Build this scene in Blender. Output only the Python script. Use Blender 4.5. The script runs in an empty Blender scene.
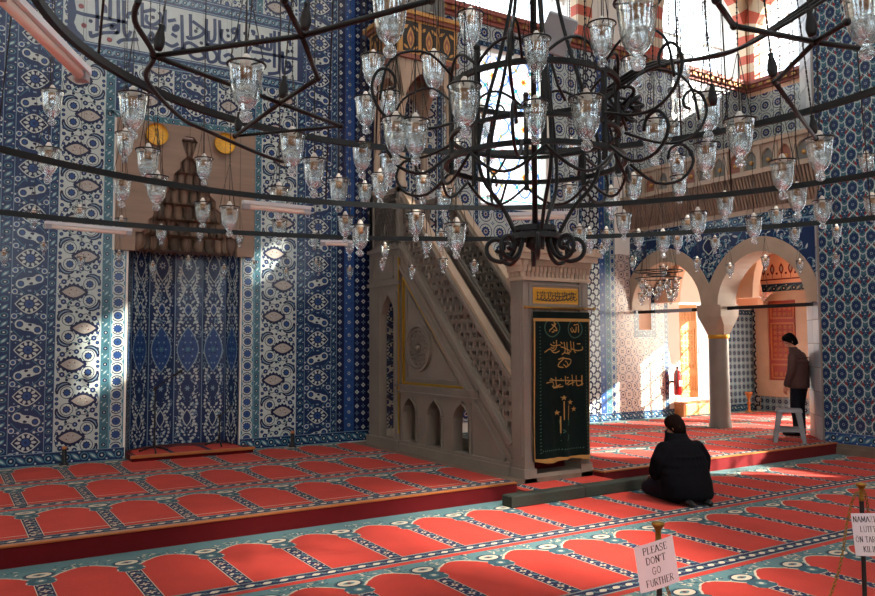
import bpy, math, random
from math import sin, cos, pi, radians, sqrt, atan2, hypot
from mathutils import Vector, Matrix
random.seed(7)
SC = bpy.context.scene
COL = SC.collection
U = 0.17            # height of the raised carpet platforms above the lower floor
W = 11.1            # qibla wall plane
STEP = 6.85         # front edge of the platforms


# ------------------------------------------------------------ mesh builder
class MB:
    def __init__(s):
        s.v, s.f, s.m, s.sm = [], [], [], []

    def poly(s, pts, mat=0, smooth=False):
        b = len(s.v)
        s.v.extend(pts)
        s.f.append(tuple(range(b, b + len(pts))))
        s.m.append(mat); s.sm.append(smooth)

    def grid(s, rows, mat=0, smooth=True, close=False, cap=False):
        b = len(s.v); n = len(rows[0])
        for r in rows: s.v.extend(r)
        for i in range(len(rows) - 1):
            for j in range(n if close else n - 1):
                k = (j + 1) % n
                s.f.append((b + i*n + j, b + i*n + k, b + (i+1)*n + k, b + (i+1)*n + j))
                s.m.append(mat); s.sm.append(smooth)
        if cap:
            s.f.append(tuple(b + j for j in range(n))[::-1]); s.m.append(mat); s.sm.append(False)
            q = b + (len(rows)-1)*n
            s.f.append(tuple(q + j for j in range(n))); s.m.append(mat); s.sm.append(False)

    def box(s, x0, x1, y0, y1, z0, z1, mat=0, bev=0.0):
        if bev <= 0:
            P = [(x0,y0,z0),(x1,y0,z0),(x1,y1,z0),(x0,y1,z0),(x0,y0,z1),(x1,y0,z1),(x1,y1,z1),(x0,y1,z1)]
            b = len(s.v); s.v.extend(P)
            for q in ((3,2,1,0),(4,5,6,7),(0,1,5,4),(1,2,6,5),(2,3,7,6),(3,0,4,7)):
                s.f.append(tuple(b+i for i in q)); s.m.append(mat); s.sm.append(False)
        else:
            e = bev
            def ring(d, z):
                return [(x0+d+(e if d==0 else 0)*0, y0+d, z),(x1-d, y0+d, z),(x1-d, y1-d, z),(x0+d, y1-d, z)]
            s.grid([ring(e, z0), ring(0, z0+e), ring(0, z1-e), ring(e, z1)], mat, False, True, True)

    def obox(s, o, ax, ay, az, mat=0):
        """box from a corner and three edge vectors"""
        o, ax, ay, az = map(Vector, (o, ax, ay, az))
        P = [o, o+ax, o+ax+ay, o+ay, o+az, o+ax+az, o+ax+ay+az, o+ay+az]
        b = len(s.v); s.v.extend([tuple(p) for p in P])
        for q in ((3,2,1,0),(4,5,6,7),(0,1,5,4),(1,2,6,5),(2,3,7,6),(3,0,4,7)):
            s.f.append(tuple(b+i for i in q)); s.m.append(mat); s.sm.append(False)

    def bar(s, p, q, w, h, mat=0):
        """square bar between two points; w across, h up"""
        p, q = Vector(p), Vector(q); d = (q-p)
        if d.length < 1e-6: return
        dn = d.normalized(); up = Vector((0,0,1))
        if abs(dn.z) > .95: up = Vector((1,0,0))
        a = dn.cross(up).normalized(); c = a.cross(dn).normalized()
        s.obox(p - a*w/2 - c*h/2, a*w, c*h, d, mat)

    def tube(s, path, r, n=8, mat=0, cap=True, closed=False, flat=None):
        path = [Vector(p) for p in path]
        N = len(path); rows = []
        prev = None
        for i, p in enumerate(path):
            if closed: t = (path[(i+1) % N] - path[i-1])
            else: t = (path[min(i+1, N-1)] - path[max(i-1, 0)])
            t = t.normalized() if t.length > 1e-9 else Vector((0,0,1))
            if prev is None:
                up = Vector((0,0,1)) if abs(t.z) < .9 else Vector((1,0,0))
                a = t.cross(up).normalized()
            else:
                a = (prev - t*prev.dot(t))
                a = a.normalized() if a.length > 1e-6 else t.orthogonal().normalized()
            prev = a; c = t.cross(a)
            ri = r[i] if isinstance(r, (list, tuple)) else r
            fa = flat if flat else 1.0
            rows.append([tuple(p + a*cos(2*pi*k/n)*ri + c*sin(2*pi*k/n)*ri*fa) for k in range(n)])
        if closed: rows.append(rows[0]); cap = False
        s.grid(rows, mat, True, True, cap)

    def lathe(s, prof, c=(0,0,0), n=16, mat=0, cap=False, smooth=True, a0=0.0, a1=2*pi):
        full = abs(a1-a0-2*pi) < 1e-6
        k = n if full else n+1
        rows = [[(c[0]+r*cos(a0+(a1-a0)*j/n), c[1]+r*sin(a0+(a1-a0)*j/n), c[2]+z) for j in range(k)] for r, z in prof]
        s.grid(rows, mat, smooth, full, cap)

    def sphere(s, c, r, n=12, m=8, mat=0, sc=(1,1,1)):
        rows = []
        for i in range(m+1):
            t = -pi/2 + pi*i/m
            rr = max(cos(t), 1e-4)
            rows.append([(c[0]+r*sc[0]*rr*cos(2*pi*j/n), c[1]+r*sc[1]*rr*sin(2*pi*j/n), c[2]+r*sc[2]*sin(t)) for j in range(n)])
        s.grid(rows, mat, True, True)

    def prism(s, pts, d, mat=0):
        """pts: 3-D outline, extruded by vector d"""
        n = len(pts); d = Vector(d)
        q = [tuple(Vector(p)+d) for p in pts]
        s.poly(list(pts), mat); s.poly(q[::-1], mat)
        for i in range(n):
            j = (i+1) % n
            s.poly([pts[i], pts[j], q[j], q[i]], mat)

    def build(s, name, mats, parent=None, loc=None):
        me = bpy.data.meshes.new(name)
        me.from_pydata(s.v, [], s.f)
        if not isinstance(mats, (list, tuple)): mats = [mats]
        for m in mats: me.materials.append(m)
        me.polygons.foreach_set('material_index', s.m)
        me.polygons.foreach_set('use_smooth', s.sm)
        me.update()
        o = bpy.data.objects.new(name, me); COL.objects.link(o)
        if parent is not None: o.parent = parent
        if loc: o.location = loc
        return o


def tag(o, label=None, cat=None, group=None, kind=None):
    if label: o['label'] = label
    if cat: o['category'] = cat
    if group: o['group'] = group
    if kind: o['kind'] = kind
    return o


def empty(name, loc, label, cat, group=None, rz=0.0):
    o = bpy.data.objects.new(name, None); COL.objects.link(o)
    o.location = loc; o.rotation_euler = (0, 0, rz)
    o.empty_display_size = .1
    return tag(o, label, cat, group)


def struct(o, label=None):
    return tag(o, label, None, None, 'structure')


def copy_thing(root):
    c = root.copy(); COL.objects.link(c)
    for ch in root.children:
        d = ch.copy(); COL.objects.link(d); d.parent = c
        for g in ch.children:
            e = g.copy(); COL.objects.link(e); e.parent = d
    return c


# ------------------------------------------------------------ materials
def mat(name, col, rough=.6, metal=0.0, var=.12, scale=20.0, bump=0.0, bscale=60.0, spec=.5, coat=0.0, coat_r=.1, stretch=None, detail=4.0):
    m = bpy.data.materials.new(name); m.use_nodes = True
    nt = m.node_tree; N = nt.nodes; L = nt.links
    b = N['Principled BSDF']
    b.inputs['Roughness'].default_value = rough
    b.inputs['Metallic'].default_value = metal
    b.inputs['Specular IOR Level'].default_value = spec
    b.inputs['Coat Weight'].default_value = coat
    b.inputs['Coat Roughness'].default_value = coat_r
    if name.startswith('carpet'):
        b.inputs['Sheen Weight'].default_value = .05; b.inputs['Sheen Roughness'].default_value = .5
    tc = N.new('ShaderNodeTexCoord'); mp = N.new('ShaderNodeMapping')
    L.new(tc.outputs['Object'], mp.inputs[0])
    if stretch: mp.inputs['Scale'].default_value = stretch
    nz = N.new('ShaderNodeTexNoise'); nz.inputs['Scale'].default_value = scale; nz.inputs['Detail'].default_value = detail
    L.new(mp.outputs[0], nz.inputs['Vector'])
    mx = N.new('ShaderNodeMix'); mx.data_type = 'RGBA'
    mx.inputs[6].default_value = (*[max(0, c*(1-var)) for c in col], 1)
    mx.inputs[7].default_value = (*[min(1, c*(1+var)) for c in col], 1)
    L.new(nz.outputs[0], mx.inputs[0]); L.new(mx.outputs[2], b.inputs['Base Color'])
    if bump > 0:
        n2 = N.new('ShaderNodeTexNoise'); n2.inputs['Scale'].default_value = bscale; n2.inputs['Detail'].default_value = 3
        L.new(mp.outputs[0], n2.inputs['Vector'])
        bp = N.new('ShaderNodeBump'); bp.inputs['Strength'].default_value = bump; bp.inputs['Distance'].default_value = .02
        L.new(n2.outputs[0], bp.inputs['Height']); L.new(bp.outputs[0], b.inputs['Normal'])
    return m


def hx(h):
    h = h.lstrip('#')
    r = [int(h[i:i+2], 16)/255 for i in (0, 2, 4)]
    return tuple((c/12.92 if c <= .04045 else ((c+.055)/1.055)**2.4) for c in r)


def tile(name, h, var=.14):
    return mat('glazed tile '+name, hx(h), rough=.22, var=var, scale=9, bump=.10, bscale=5, spec=.45)


T_WHITE = tile('white', '#b0bcba'); T_NAVY = tile('navy', '#182142'); T_BLUE = tile('cobalt', '#27467a')
T_TURQ = tile('turquoise', '#45788a'); T_PALE = tile('pale blue', '#7896a6'); T_TAUPE = tile('taupe', '#a29d95')
T_RED = tile('coral red', '#7a2a2e'); T_DEEP = tile('deep blue', '#1e3157'); T_ROSE = tile('rosy white', '#c4b3a6')
T_SLATE = tile('slate teal', '#3b6572')
TILES = [T_WHITE, T_NAVY, T_BLUE, T_TURQ, T_PALE, T_TAUPE, T_RED, T_DEEP, T_ROSE, T_SLATE]
WH, NV, BL, TQ, PB, TP, RD, DP, RS, SL = range(10)

C_RED = mat('carpet red pile', hx('#b3382d'), rough=.95, var=.30, scale=2.6, bump=.25, bscale=420, spec=.1)
C_TEAL = mat('carpet grey teal', hx('#57777a'), rough=.95, var=.25, scale=60, bump=.2, bscale=420, spec=.1)
C_NAVY = mat('carpet navy', hx('#1c2445'), rough=.95, var=.2, scale=60, bump=.2, bscale=420, spec=.1)
C_CREAM = mat('carpet cream', hx('#c6b9a3'), rough=.95, var=.12, scale=60, bump=.2, bscale=420, spec=.1)
C_DTEAL = mat('carpet slate', hx('#34545f'), rough=.95, var=.25, scale=60, bump=.2, bscale=420, spec=.1)
C_DRED = mat('carpet deep red', hx('#5f1317'), rough=.95, var=.15, scale=8, bump=.2, bscale=420, spec=.1)
CARP = [C_RED, C_TEAL, C_NAVY, C_CREAM, C_DTEAL, C_DRED]
CR, CT, CN, CC, CD, CX = range(6)

STONE = mat('grey marble', hx('#7d746a'), rough=.42, var=.22, scale=3.5, bump=.05, bscale=25, detail=8)
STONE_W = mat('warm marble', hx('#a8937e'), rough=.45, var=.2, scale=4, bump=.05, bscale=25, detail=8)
MARB = mat('pale marble', hx('#b4b6b8'), rough=.35, var=.2, scale=5, detail=8)
MARB2 = mat('pale bluish marble', hx('#9aa3aa'), rough=.35, var=.2, scale=5, detail=8)
STONE_H = mat('veined brown stone', hx('#87705f'), rough=.6, var=.3, scale=2.2, bump=.12, bscale=14, stretch=(.5,1,5), detail=8)
RAIL_SHADE = mat('shade behind rail lattice', hx('#2b2622'), rough=.9, var=.3, scale=6)  # stands for the dim stair interior behind the pierced rail
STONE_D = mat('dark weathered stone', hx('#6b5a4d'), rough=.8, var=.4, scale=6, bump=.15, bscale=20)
KERB = mat('dark green speckled kerb', hx('#20271f'), rough=.8, var=.5, scale=45, bump=.2, bscale=60)
PLASTER = mat('cream plaster', hx('#d8c3a6'), rough=.85, var=.06, scale=2, bump=.03, bscale=20)
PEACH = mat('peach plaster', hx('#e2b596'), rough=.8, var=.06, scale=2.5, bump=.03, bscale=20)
WHITEP = mat('white plaster', hx('#e6e0d6'), rough=.8, var=.05, scale=2)
VRED = mat('red voussoir', hx('#bf5a44'), rough=.7, var=.12, scale=8)
CORN = mat('painted red cornice', hx('#96564a'), rough=.7, var=.25, scale=14)
GOLD = mat('gilding', hx('#c79a35'), rough=.38, metal=.85, var=.15, scale=25)
GOLDP = mat('gold thread', hx('#a57d42'), rough=.6, metal=.35, var=.2, scale=60)
YELLOW = mat('gilded ochre disc', hx('#dba637'), rough=.5, metal=.3, var=.15, scale=12)
BRASS = mat('old brass', hx('#8f6f33'), rough=.4, metal=.9, var=.25, scale=30)
IRON = mat('dark green painted iron', hx('#0a1114'), rough=.5, metal=.35, var=.25, scale=30, spec=.5)
BLACK = mat('black metal', hx('#131315'), rough=.45, metal=.3, var=.2, scale=40)
WIRE = mat('dark wire', hx('#2c2a28'), rough=.5, metal=.6, var=.2, scale=90)
WOOD = mat('varnished wood', hx('#a5602c'), rough=.4, var=.3, scale=5, stretch=(1,1,12), bump=.05)
WOODR = mat('red carved wood', hx('#8c2e1b'), rough=.45, var=.25, scale=6, stretch=(1,1,8), bump=.05)
WOODL = mat('honey wood', hx('#d69a58'), rough=.45, var=.2, scale=5, stretch=(1,1,8), bump=.04)
VELVET = mat('dark green velvet', hx('#071512'), rough=.9, var=.25, scale=25, bump=.1, bscale=200, spec=.15)
VELVET_S = mat('green stitching', hx('#274a3c'), rough=.8, var=.2, scale=60)
LEAD = mat('lead grey', hx('#6f6e69'), rough=.6, metal=.2, var=.2, scale=5)
PAINTD = mat('painted dark panel', hx('#2c2622'), rough=.6, var=.3, scale=12)
PAINTG = mat('painted ochre', hx('#b88a4b'), rough=.6, var=.2, scale=16)
PAINTR = mat('painted brick red', hx('#8a5646'), rough=.6, var=.2, scale=16)
PAPER = mat('white paper', hx('#e4e0e6'), rough=.7, var=.03, scale=20)
INK = mat('black ink', hx('#15151a'), rough=.7, var=.05)
GREYPL = mat('grey plastic', hx('#75777c'), rough=.45, var=.08, scale=10)
JACKET = mat('black navy jacket cloth', hx('#050509'), rough=.95, var=.3, scale=30, bump=.3, bscale=18, spec=.1)
TROUS = mat('dark trouser cloth', hx('#11131c'), rough=.9, var=.25, scale=50, bump=.2, bscale=20, spec=.2)
BROWNJ = mat('dark brown jacket cloth', hx('#49312e'), rough=.75, var=.25, scale=30, bump=.3, bscale=18, spec=.3)
SKIN = mat('skin', hx('#b87f63'), rough=.55, var=.08, scale=14)
HAIRB = mat('dark brown hair', hx('#120704'), rough=.9, var=.35, scale=80, stretch=(1,1,.3), spec=.08, bump=.4, bscale=90)
HAIRK = mat('black hair', hx('#0b0909'), rough=.9, var=.35, scale=80, spec=.1)
EXTR = mat('extinguisher red', hx('#b3161c'), rough=.3, var=.06, coat=.4)
CREAMK = mat('cork brown cap', hx('#9a7048'), rough=.7, var=.2, scale=60)
CERAM = mat('white ceramic', hx('#cfc9bf'), rough=.4, var=.08, scale=30)
TUBEW = mat('pinkish white tube', hx('#dde6ea'), rough=.4, var=.04)
GREYP = mat('grey painted panel', hx('#9a9da2'), rough=.5, var=.06)


def glass_mat(name, tint=(.97, .98, 1), base=.30, edge=1.0, rough=.10):
    m = bpy.data.materials.new(name); m.use_nodes = True
    nt = m.node_tree; N = nt.nodes; L = nt.links
    for n in list(N): N.remove(n)
    out = N.new('ShaderNodeOutputMaterial')
    tr = N.new('ShaderNodeBsdfTransparent'); tr.inputs[0].default_value = (*tint, 1)
    gl = N.new('ShaderNodeBsdfGlossy'); gl.inputs['Roughness'].default_value = rough
    gl.inputs[0].default_value = (.86, .97, 1, 1)
    tl = N.new('ShaderNodeBsdfRefraction'); tl.inputs[0].default_value = (.86, .95, .98, 1); tl.inputs['IOR'].default_value = 1.38; tl.inputs['Roughness'].default_value = .03
    gm = N.new('ShaderNodeMixShader'); gm.inputs[0].default_value = .5
    L.new(gl.outputs[0], gm.inputs[1]); L.new(tl.outputs[0], gm.inputs[2])
    lw = N.new('ShaderNodeLayerWeight'); lw.inputs['Blend'].default_value = .35
    nz = N.new('ShaderNodeTexNoise'); nz.inputs['Scale'].default_value = 38
    tc = N.new('ShaderNodeTexCoord'); L.new(tc.outputs['Object'], nz.inputs['Vector'])
    bp = N.new('ShaderNodeBump'); bp.inputs['Strength'].default_value = .22; bp.inputs['Distance'].default_value = .01
    L.new(nz.outputs[0], bp.inputs['Height'])
    for q in (gl, lw, tl): L.new(bp.outputs[0], q.inputs['Normal'])
    mr = N.new('ShaderNodeMapRange'); mr.inputs['To Min'].default_value = base; mr.inputs['To Max'].default_value = edge
    L.new(lw.outputs['Facing'], mr.inputs['Value'])
    mx = N.new('ShaderNodeMixShader')
    L.new(mr.outputs[0], mx.inputs[0]); L.new(tr.outputs[0], mx.inputs[1]); L.new(gm.outputs[0], mx.inputs[2])
    L.new(mx.outputs[0], out.inputs[0])
    return m


GLASS = glass_mat('clear lamp glass')
BULBG = glass_mat('clear bulb glass', (.95, .96, .96), .38, .95)
PANE = glass_mat('window glass', (.96, .97, .98), .05, .3)


def stained(name, col, lo=.15, hi=.4):
    m = bpy.data.materials.new(name); m.use_nodes = True
    nt = m.node_tree; N = nt.nodes; L = nt.links
    for n in list(N): N.remove(n)
    out = N.new('ShaderNodeOutputMaterial')
    tr = N.new('ShaderNodeBsdfTransparent'); tr.inputs[0].default_value = (*col, 1)
    tl = N.new('ShaderNodeBsdfTranslucent'); tl.inputs[0].default_value = (*col, 1)
    nz = N.new('ShaderNodeTexNoise'); nz.inputs['Scale'].default_value = 12
    mr = N.new('ShaderNodeMapRange'); mr.inputs['To Min'].default_value = lo; mr.inputs['To Max'].default_value = hi
    L.new(nz.outputs[0], mr.inputs['Value'])
    mx = N.new('ShaderNodeMixShader'); L.new(mr.outputs[0], mx.inputs[0])
    L.new(tr.outputs[0], mx.inputs[1]); L.new(tl.outputs[0], mx.inputs[2]); L.new(mx.outputs[0], out.inputs[0])
    return m


S_CLEAR = stained('clear pane', (.93, .95, .95), .7, .95); S_BLUE = stained('blue stained glass', (.12, .2, .55))
S_RED = stained('red stained glass', (.65, .12, .08)); S_GREEN = stained('green stained glass', (.1, .5, .3)); S_YEL = stained('amber stained glass', (.8, .5, .1))
STAIN = [S_CLEAR, S_BLUE, S_RED, S_GREEN, S_YEL, WHITEP]


# ------------------------------------------------------------ flat inlay painter
def clip_rect(pts, r):
    x0, x1, y0, y1 = r
    for ax, lim, sg in ((0, x0, 1), (0, x1, -1), (1, y0, 1), (1, y1, -1)):
        if not pts: return pts
        out = []
        for i in range(len(pts)):
            a, b = pts[i-1], pts[i]
            ia = (a[ax]-lim)*sg >= 0; ib = (b[ax]-lim)*sg >= 0
            if ia != ib:
                t = (lim-a[ax])/(b[ax]-a[ax])
                out.append((a[0]+(b[0]-a[0])*t, a[1]+(b[1]-a[1])*t))
            if ib: out.append(b)
        pts = out
    return pts


class Inlay:
    """Flat coloured shapes laid on a surface; F(u, v, h) gives the 3-D point."""
    def __init__(s, F, lay=.0006):
        s.mb = MB(); s.F = F; s.lay = lay; s.clip = None
        s.o = (0, 0); s.sx = 1; s.sy = 1; s.rot = 0

    def at(s, u, v, sx=1, sy=None, rot=0):
        s.o = (u, v); s.sx = sx; s.sy = sx if sy is None else sy; s.rot = rot

    def T(s, p):
        x, y = p[0]*s.sx, p[1]*s.sy
        c, q = cos(s.rot), sin(s.rot)
        return (s.o[0]+x*c-y*q, s.o[1]+x*q+y*c)

    def poly(s, pts, mt, lay):
        q = [s.T(p) for p in pts]
        if s.clip:
            us = [p[0] for p in q]; vs = [p[1] for p in q]; r = s.clip
            if max(us) <= r[0] or min(us) >= r[1] or max(vs) <= r[2] or min(vs) >= r[3]: return
            if min(us) < r[0] or max(us) > r[1] or min(vs) < r[2] or max(vs) > r[3]:
                q = clip_rect(q, r)
                if len(q) < 3: return
        s.mb.poly([s.F(u, v, lay*s.lay) for u, v in q], mt)

    def rect(s, u0, u1, v0, v1, mt, lay):
        s.poly([(u0, v0), (u1, v0), (u1, v1), (u0, v1)], mt, lay)

    def disc(s, u, v, r, mt, lay, n=10, ry=None, rot=0):
        ry = r if ry is None else ry
        c, q = cos(rot), sin(rot)
        P = []
        for i in range(n):
            x, y = r*cos(2*pi*i/n), ry*sin(2*pi*i/n)
            P.append((u+x*c-y*q, v+x*q+y*c))
        s.poly(P, mt, lay)

    def star(s, u, v, r0, r1, n, mt, lay, ry=1.0, ph=0):
        s.poly([(u+(r0 if i % 2 else r1)*cos(pi*i/n+ph), v+ry*(r0 if i % 2 else r1)*sin(pi*i/n+ph)) for i in range(2*n)], mt, lay)

    def lens(s, u, v, a, b, mt, lay, rot=0, n=8, teeth=0.0):
        """pointed oval of half length a, half width b"""
        P = []
        for sg in (1, -1):
            for i in range(n):
                t = -1+2*i/n
                x = a*t*sg; y = sg*b*(1-abs(t)**1.7)
                if teeth and i % 2: y += sg*teeth
                P.append((x, y))
        c, q = cos(rot), sin(rot)
        s.poly([(u+x*c-y*q, v+x*q+y*c) for x, y in P], mt, lay)

    def line(s, pts, w, mt, lay, taper=False):
        """ribbon along pts, one quad per segment joined into a strip"""
        n = len(pts); Lf, Rt = [], []
        for i in range(n):
            a = pts[max(i-1, 0)]; b = pts[min(i+1, n-1)]
            dx, dy = b[0]-a[0], b[1]-a[1]; d = hypot(dx, dy) or 1
            k = w/2
            if taper: k *= .25+.75*sin(pi*(i+.35)/(n+.1))
            Lf.append((pts[i][0]-dy/d*k, pts[i][1]+dx/d*k)); Rt.append((pts[i][0]+dy/d*k, pts[i][1]-dx/d*k))
        for i in range(n-1):
            s.poly([Lf[i], Lf[i+1], Rt[i+1], Rt[i]], mt, lay)

    def arc(s, u, v, r, a0, a1, w, mt, lay, n=8, ry=1.0, taper=False):
        s.line([(u+r*cos(a0+(a1-a0)*i/n), v+r*ry*sin(a0+(a1-a0)*i/n)) for i in range(n+1)], w, mt, lay, taper)

    def build(s, name, mats, parent=None):
        return s.mb.build(name, mats, parent)


def smooth_path(p, k=4):
    """Catmull-Rom through the points"""
    if len(p) < 3: return p
    out = []
    for i in range(len(p)-1):
        a = p[max(i-1, 0)]; b = p[i]; c = p[i+1]; d = p[min(i+2, len(p)-1)]
        for j in range(k):
            t = j/k
            out.append(tuple(.5*(2*b[m]+(c[m]-a[m])*t+(2*a[m]-5*b[m]+4*c[m]-d[m])*t*t+(3*b[m]-a[m]-3*c[m]+d[m])*t**3) for m in range(len(b))))
    out.append(p[-1])
    return out
LAMPS=[('FL',0.56,9.99,2.75,0.18),('FL',0.7,8.23,2.96,0.18),('FL',1.01,10.5,2.93,0.16),('BL',0.39,3.95,2.6,0.16),('BL',0.4,3.95,2.87,0.16),('AL',0.86,6.46,2.74,0.15),('FL',1.43,10.5,2.78,0.17),('FH',1.87,10.5,2.87,0.17),('BH',0.74,4.11,2.53,0.15),('AH',1.17,6.5,2.69,0.15),('BH',0.75,4.11,2.76,0.15),('CH',0.57,2.99,2.62,0.17),('BH',0.87,4.15,2.7,0.19),('FH',2.26,10.39,2.74,0.18),('BH',0.92,4.17,2.57,0.18),('AH',1.48,6.52,2.65,0.15),('FH',2.74,10.5,2.85,0.17),('FH',2.58,9.37,3.09,0.18),('AH',1.81,6.51,2.88,0.22),('BH',1.18,4.23,2.71,0.15),('FH',3.22,10.5,2.76,0.18),('BH',1.33,4.25,2.46,0.17),('FH',2.98,9.12,3.03,0.18),('MH',0.76,2.28,2.55,0.18),('FH',3.64,10.5,2.85,0.15),('BW',1.62,4.26,2.6,0.19),('AW',2.45,6.43,2.77,0.22),('FW',4.11,10.5,2.75,0.17),('SW',1.22,3.06,2.58,0.18),('CW',1.45,3.36,2.56,0.18),('AW',2.75,6.36,2.67,0.15),('FW',4.57,10.5,2.9,0.17),('FW',4.62,10.5,2.87,0.18),('BW',1.98,4.22,2.68,0.2),('BW',2.02,4.21,2.46,0.16),('AW',3.05,6.27,2.62,0.16),('FW',4.74,9.73,2.75,0.18),('BW',2.11,4.19,2.41,0.19),('CW',1.7,3.36,2.67,0.17),('BW',2.14,4.19,2.66,0.15),('CK',1.72,3.36,2.9,0.18),('SK',1.63,3.11,3.01,0.18),('BK',2.23,4.16,2.73,0.19),('FK',3.56,6.6,2.5,0.11),('FK',4.46,8.2,2.88,0.18),('CK',1.84,3.34,2.94,0.17),('CK',1.84,3.34,2.63,0.16),('GK',0.983,1.781,2.621,0.164),('GK',1.006,1.789,2.296,0.122),('FK',3.89,6.6,2.45,0.13),('GK',1.05,1.761,2.292,0.12),('BK',2.44,4.09,2.5,0.18),('BK',2.48,4.07,2.73,0.18),('AK',3.69,6.0,2.66,0.19),('SK',1.92,3.05,3.05,0.2),('AK',3.81,5.94,2.71,0.18),('FK',5.05,7.83,2.71,0.18),('BK',2.6,4.02,2.65,0.18),('BK',2.67,3.98,2.94,0.17),('CK',2.17,3.24,2.3,0.18),('GK',1.158,1.686,2.384,0.142),('SK',2.09,2.99,3.27,0.2),('FK',4.64,6.6,2.54,0.16),('SG',2.13,2.97,2.81,0.19),('BG',2.84,3.88,2.93,0.16),('AG',4.2,5.69,3.04,0.16),('BG',3.05,3.73,2.92,0.17),('GG',1.318,1.587,2.339,0.114),('GG',1.316,1.577,2.509,0.12),('BG',3.23,3.57,2.66,0.17),('BG',3.24,3.56,2.93,0.18),('BG',3.27,3.53,2.4,0.15),('GG',1.432,1.514,2.351,0.144),('AG',4.87,5.13,2.7,0.21),('GA',1.462,1.482,2.548,0.117),('FA',7.13,7.29,2.95,0.18),('BA',3.38,3.41,2.92,0.17),('AA',4.97,5.02,2.7,0.19),('BA',3.4,3.39,2.62,0.18),('BA',3.44,3.33,2.47,0.16),('FA',8.04,7.63,2.87,0.18),('CA',2.83,2.65,3.09,0.19),('GA',1.39,1.29,2.52,0.17),('BA',3.48,3.28,2.69,0.17),('AA',5.15,4.81,2.67,0.17),('SA',2.67,2.39,2.69,0.2),('AA',5.28,4.65,2.65,0.22),('FA',8.41,7.41,2.75,0.18),('CA',2.91,2.5,2.74,0.18),('AA',5.35,4.55,2.62,0.16),('BA',3.62,3.07,2.79,0.16),('BA',3.63,3.05,3.19,0.2),('BA',3.62,3.06,2.67,0.16),('CA',2.93,2.45,3.05,0.17),('AA',5.4,4.48,2.76,0.2),('FA',8.17,6.64,2.77,0.18),('BA',3.67,2.97,2.45,0.17),('CR',2.97,2.35,2.62,0.17),('SR',2.75,2.16,2.76,0.2),('FR',7.31,5.69,2.87,0.18),('BR',3.73,2.83,2.53,0.16),('FR',8.53,6.42,2.69,0.18),('SR',2.77,2.02,2.62,0.2),('BR',3.79,2.69,2.39,0.15),('FR',8.91,6.17,2.79,0.18),('AR',5.75,3.87,2.78,0.18),('CR',3.04,2.01,2.48,0.17),('FR',7.59,4.9,2.89,0.18),('BR',3.86,2.47,2.53,0.17),('FR',10.0,6.39,2.82,0.18),('CP',3.04,1.84,2.54,0.18),('BP',3.89,2.35,2.44,0.15),('FP',8.46,4.95,2.99,0.18),('FP',10.42,6.12,2.9,0.18),('AP',5.99,3.25,3.14,0.19),('MP',2.01,1.08,2.61,0.18),('AP',6.0,3.22,2.81,0.2)]
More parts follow.
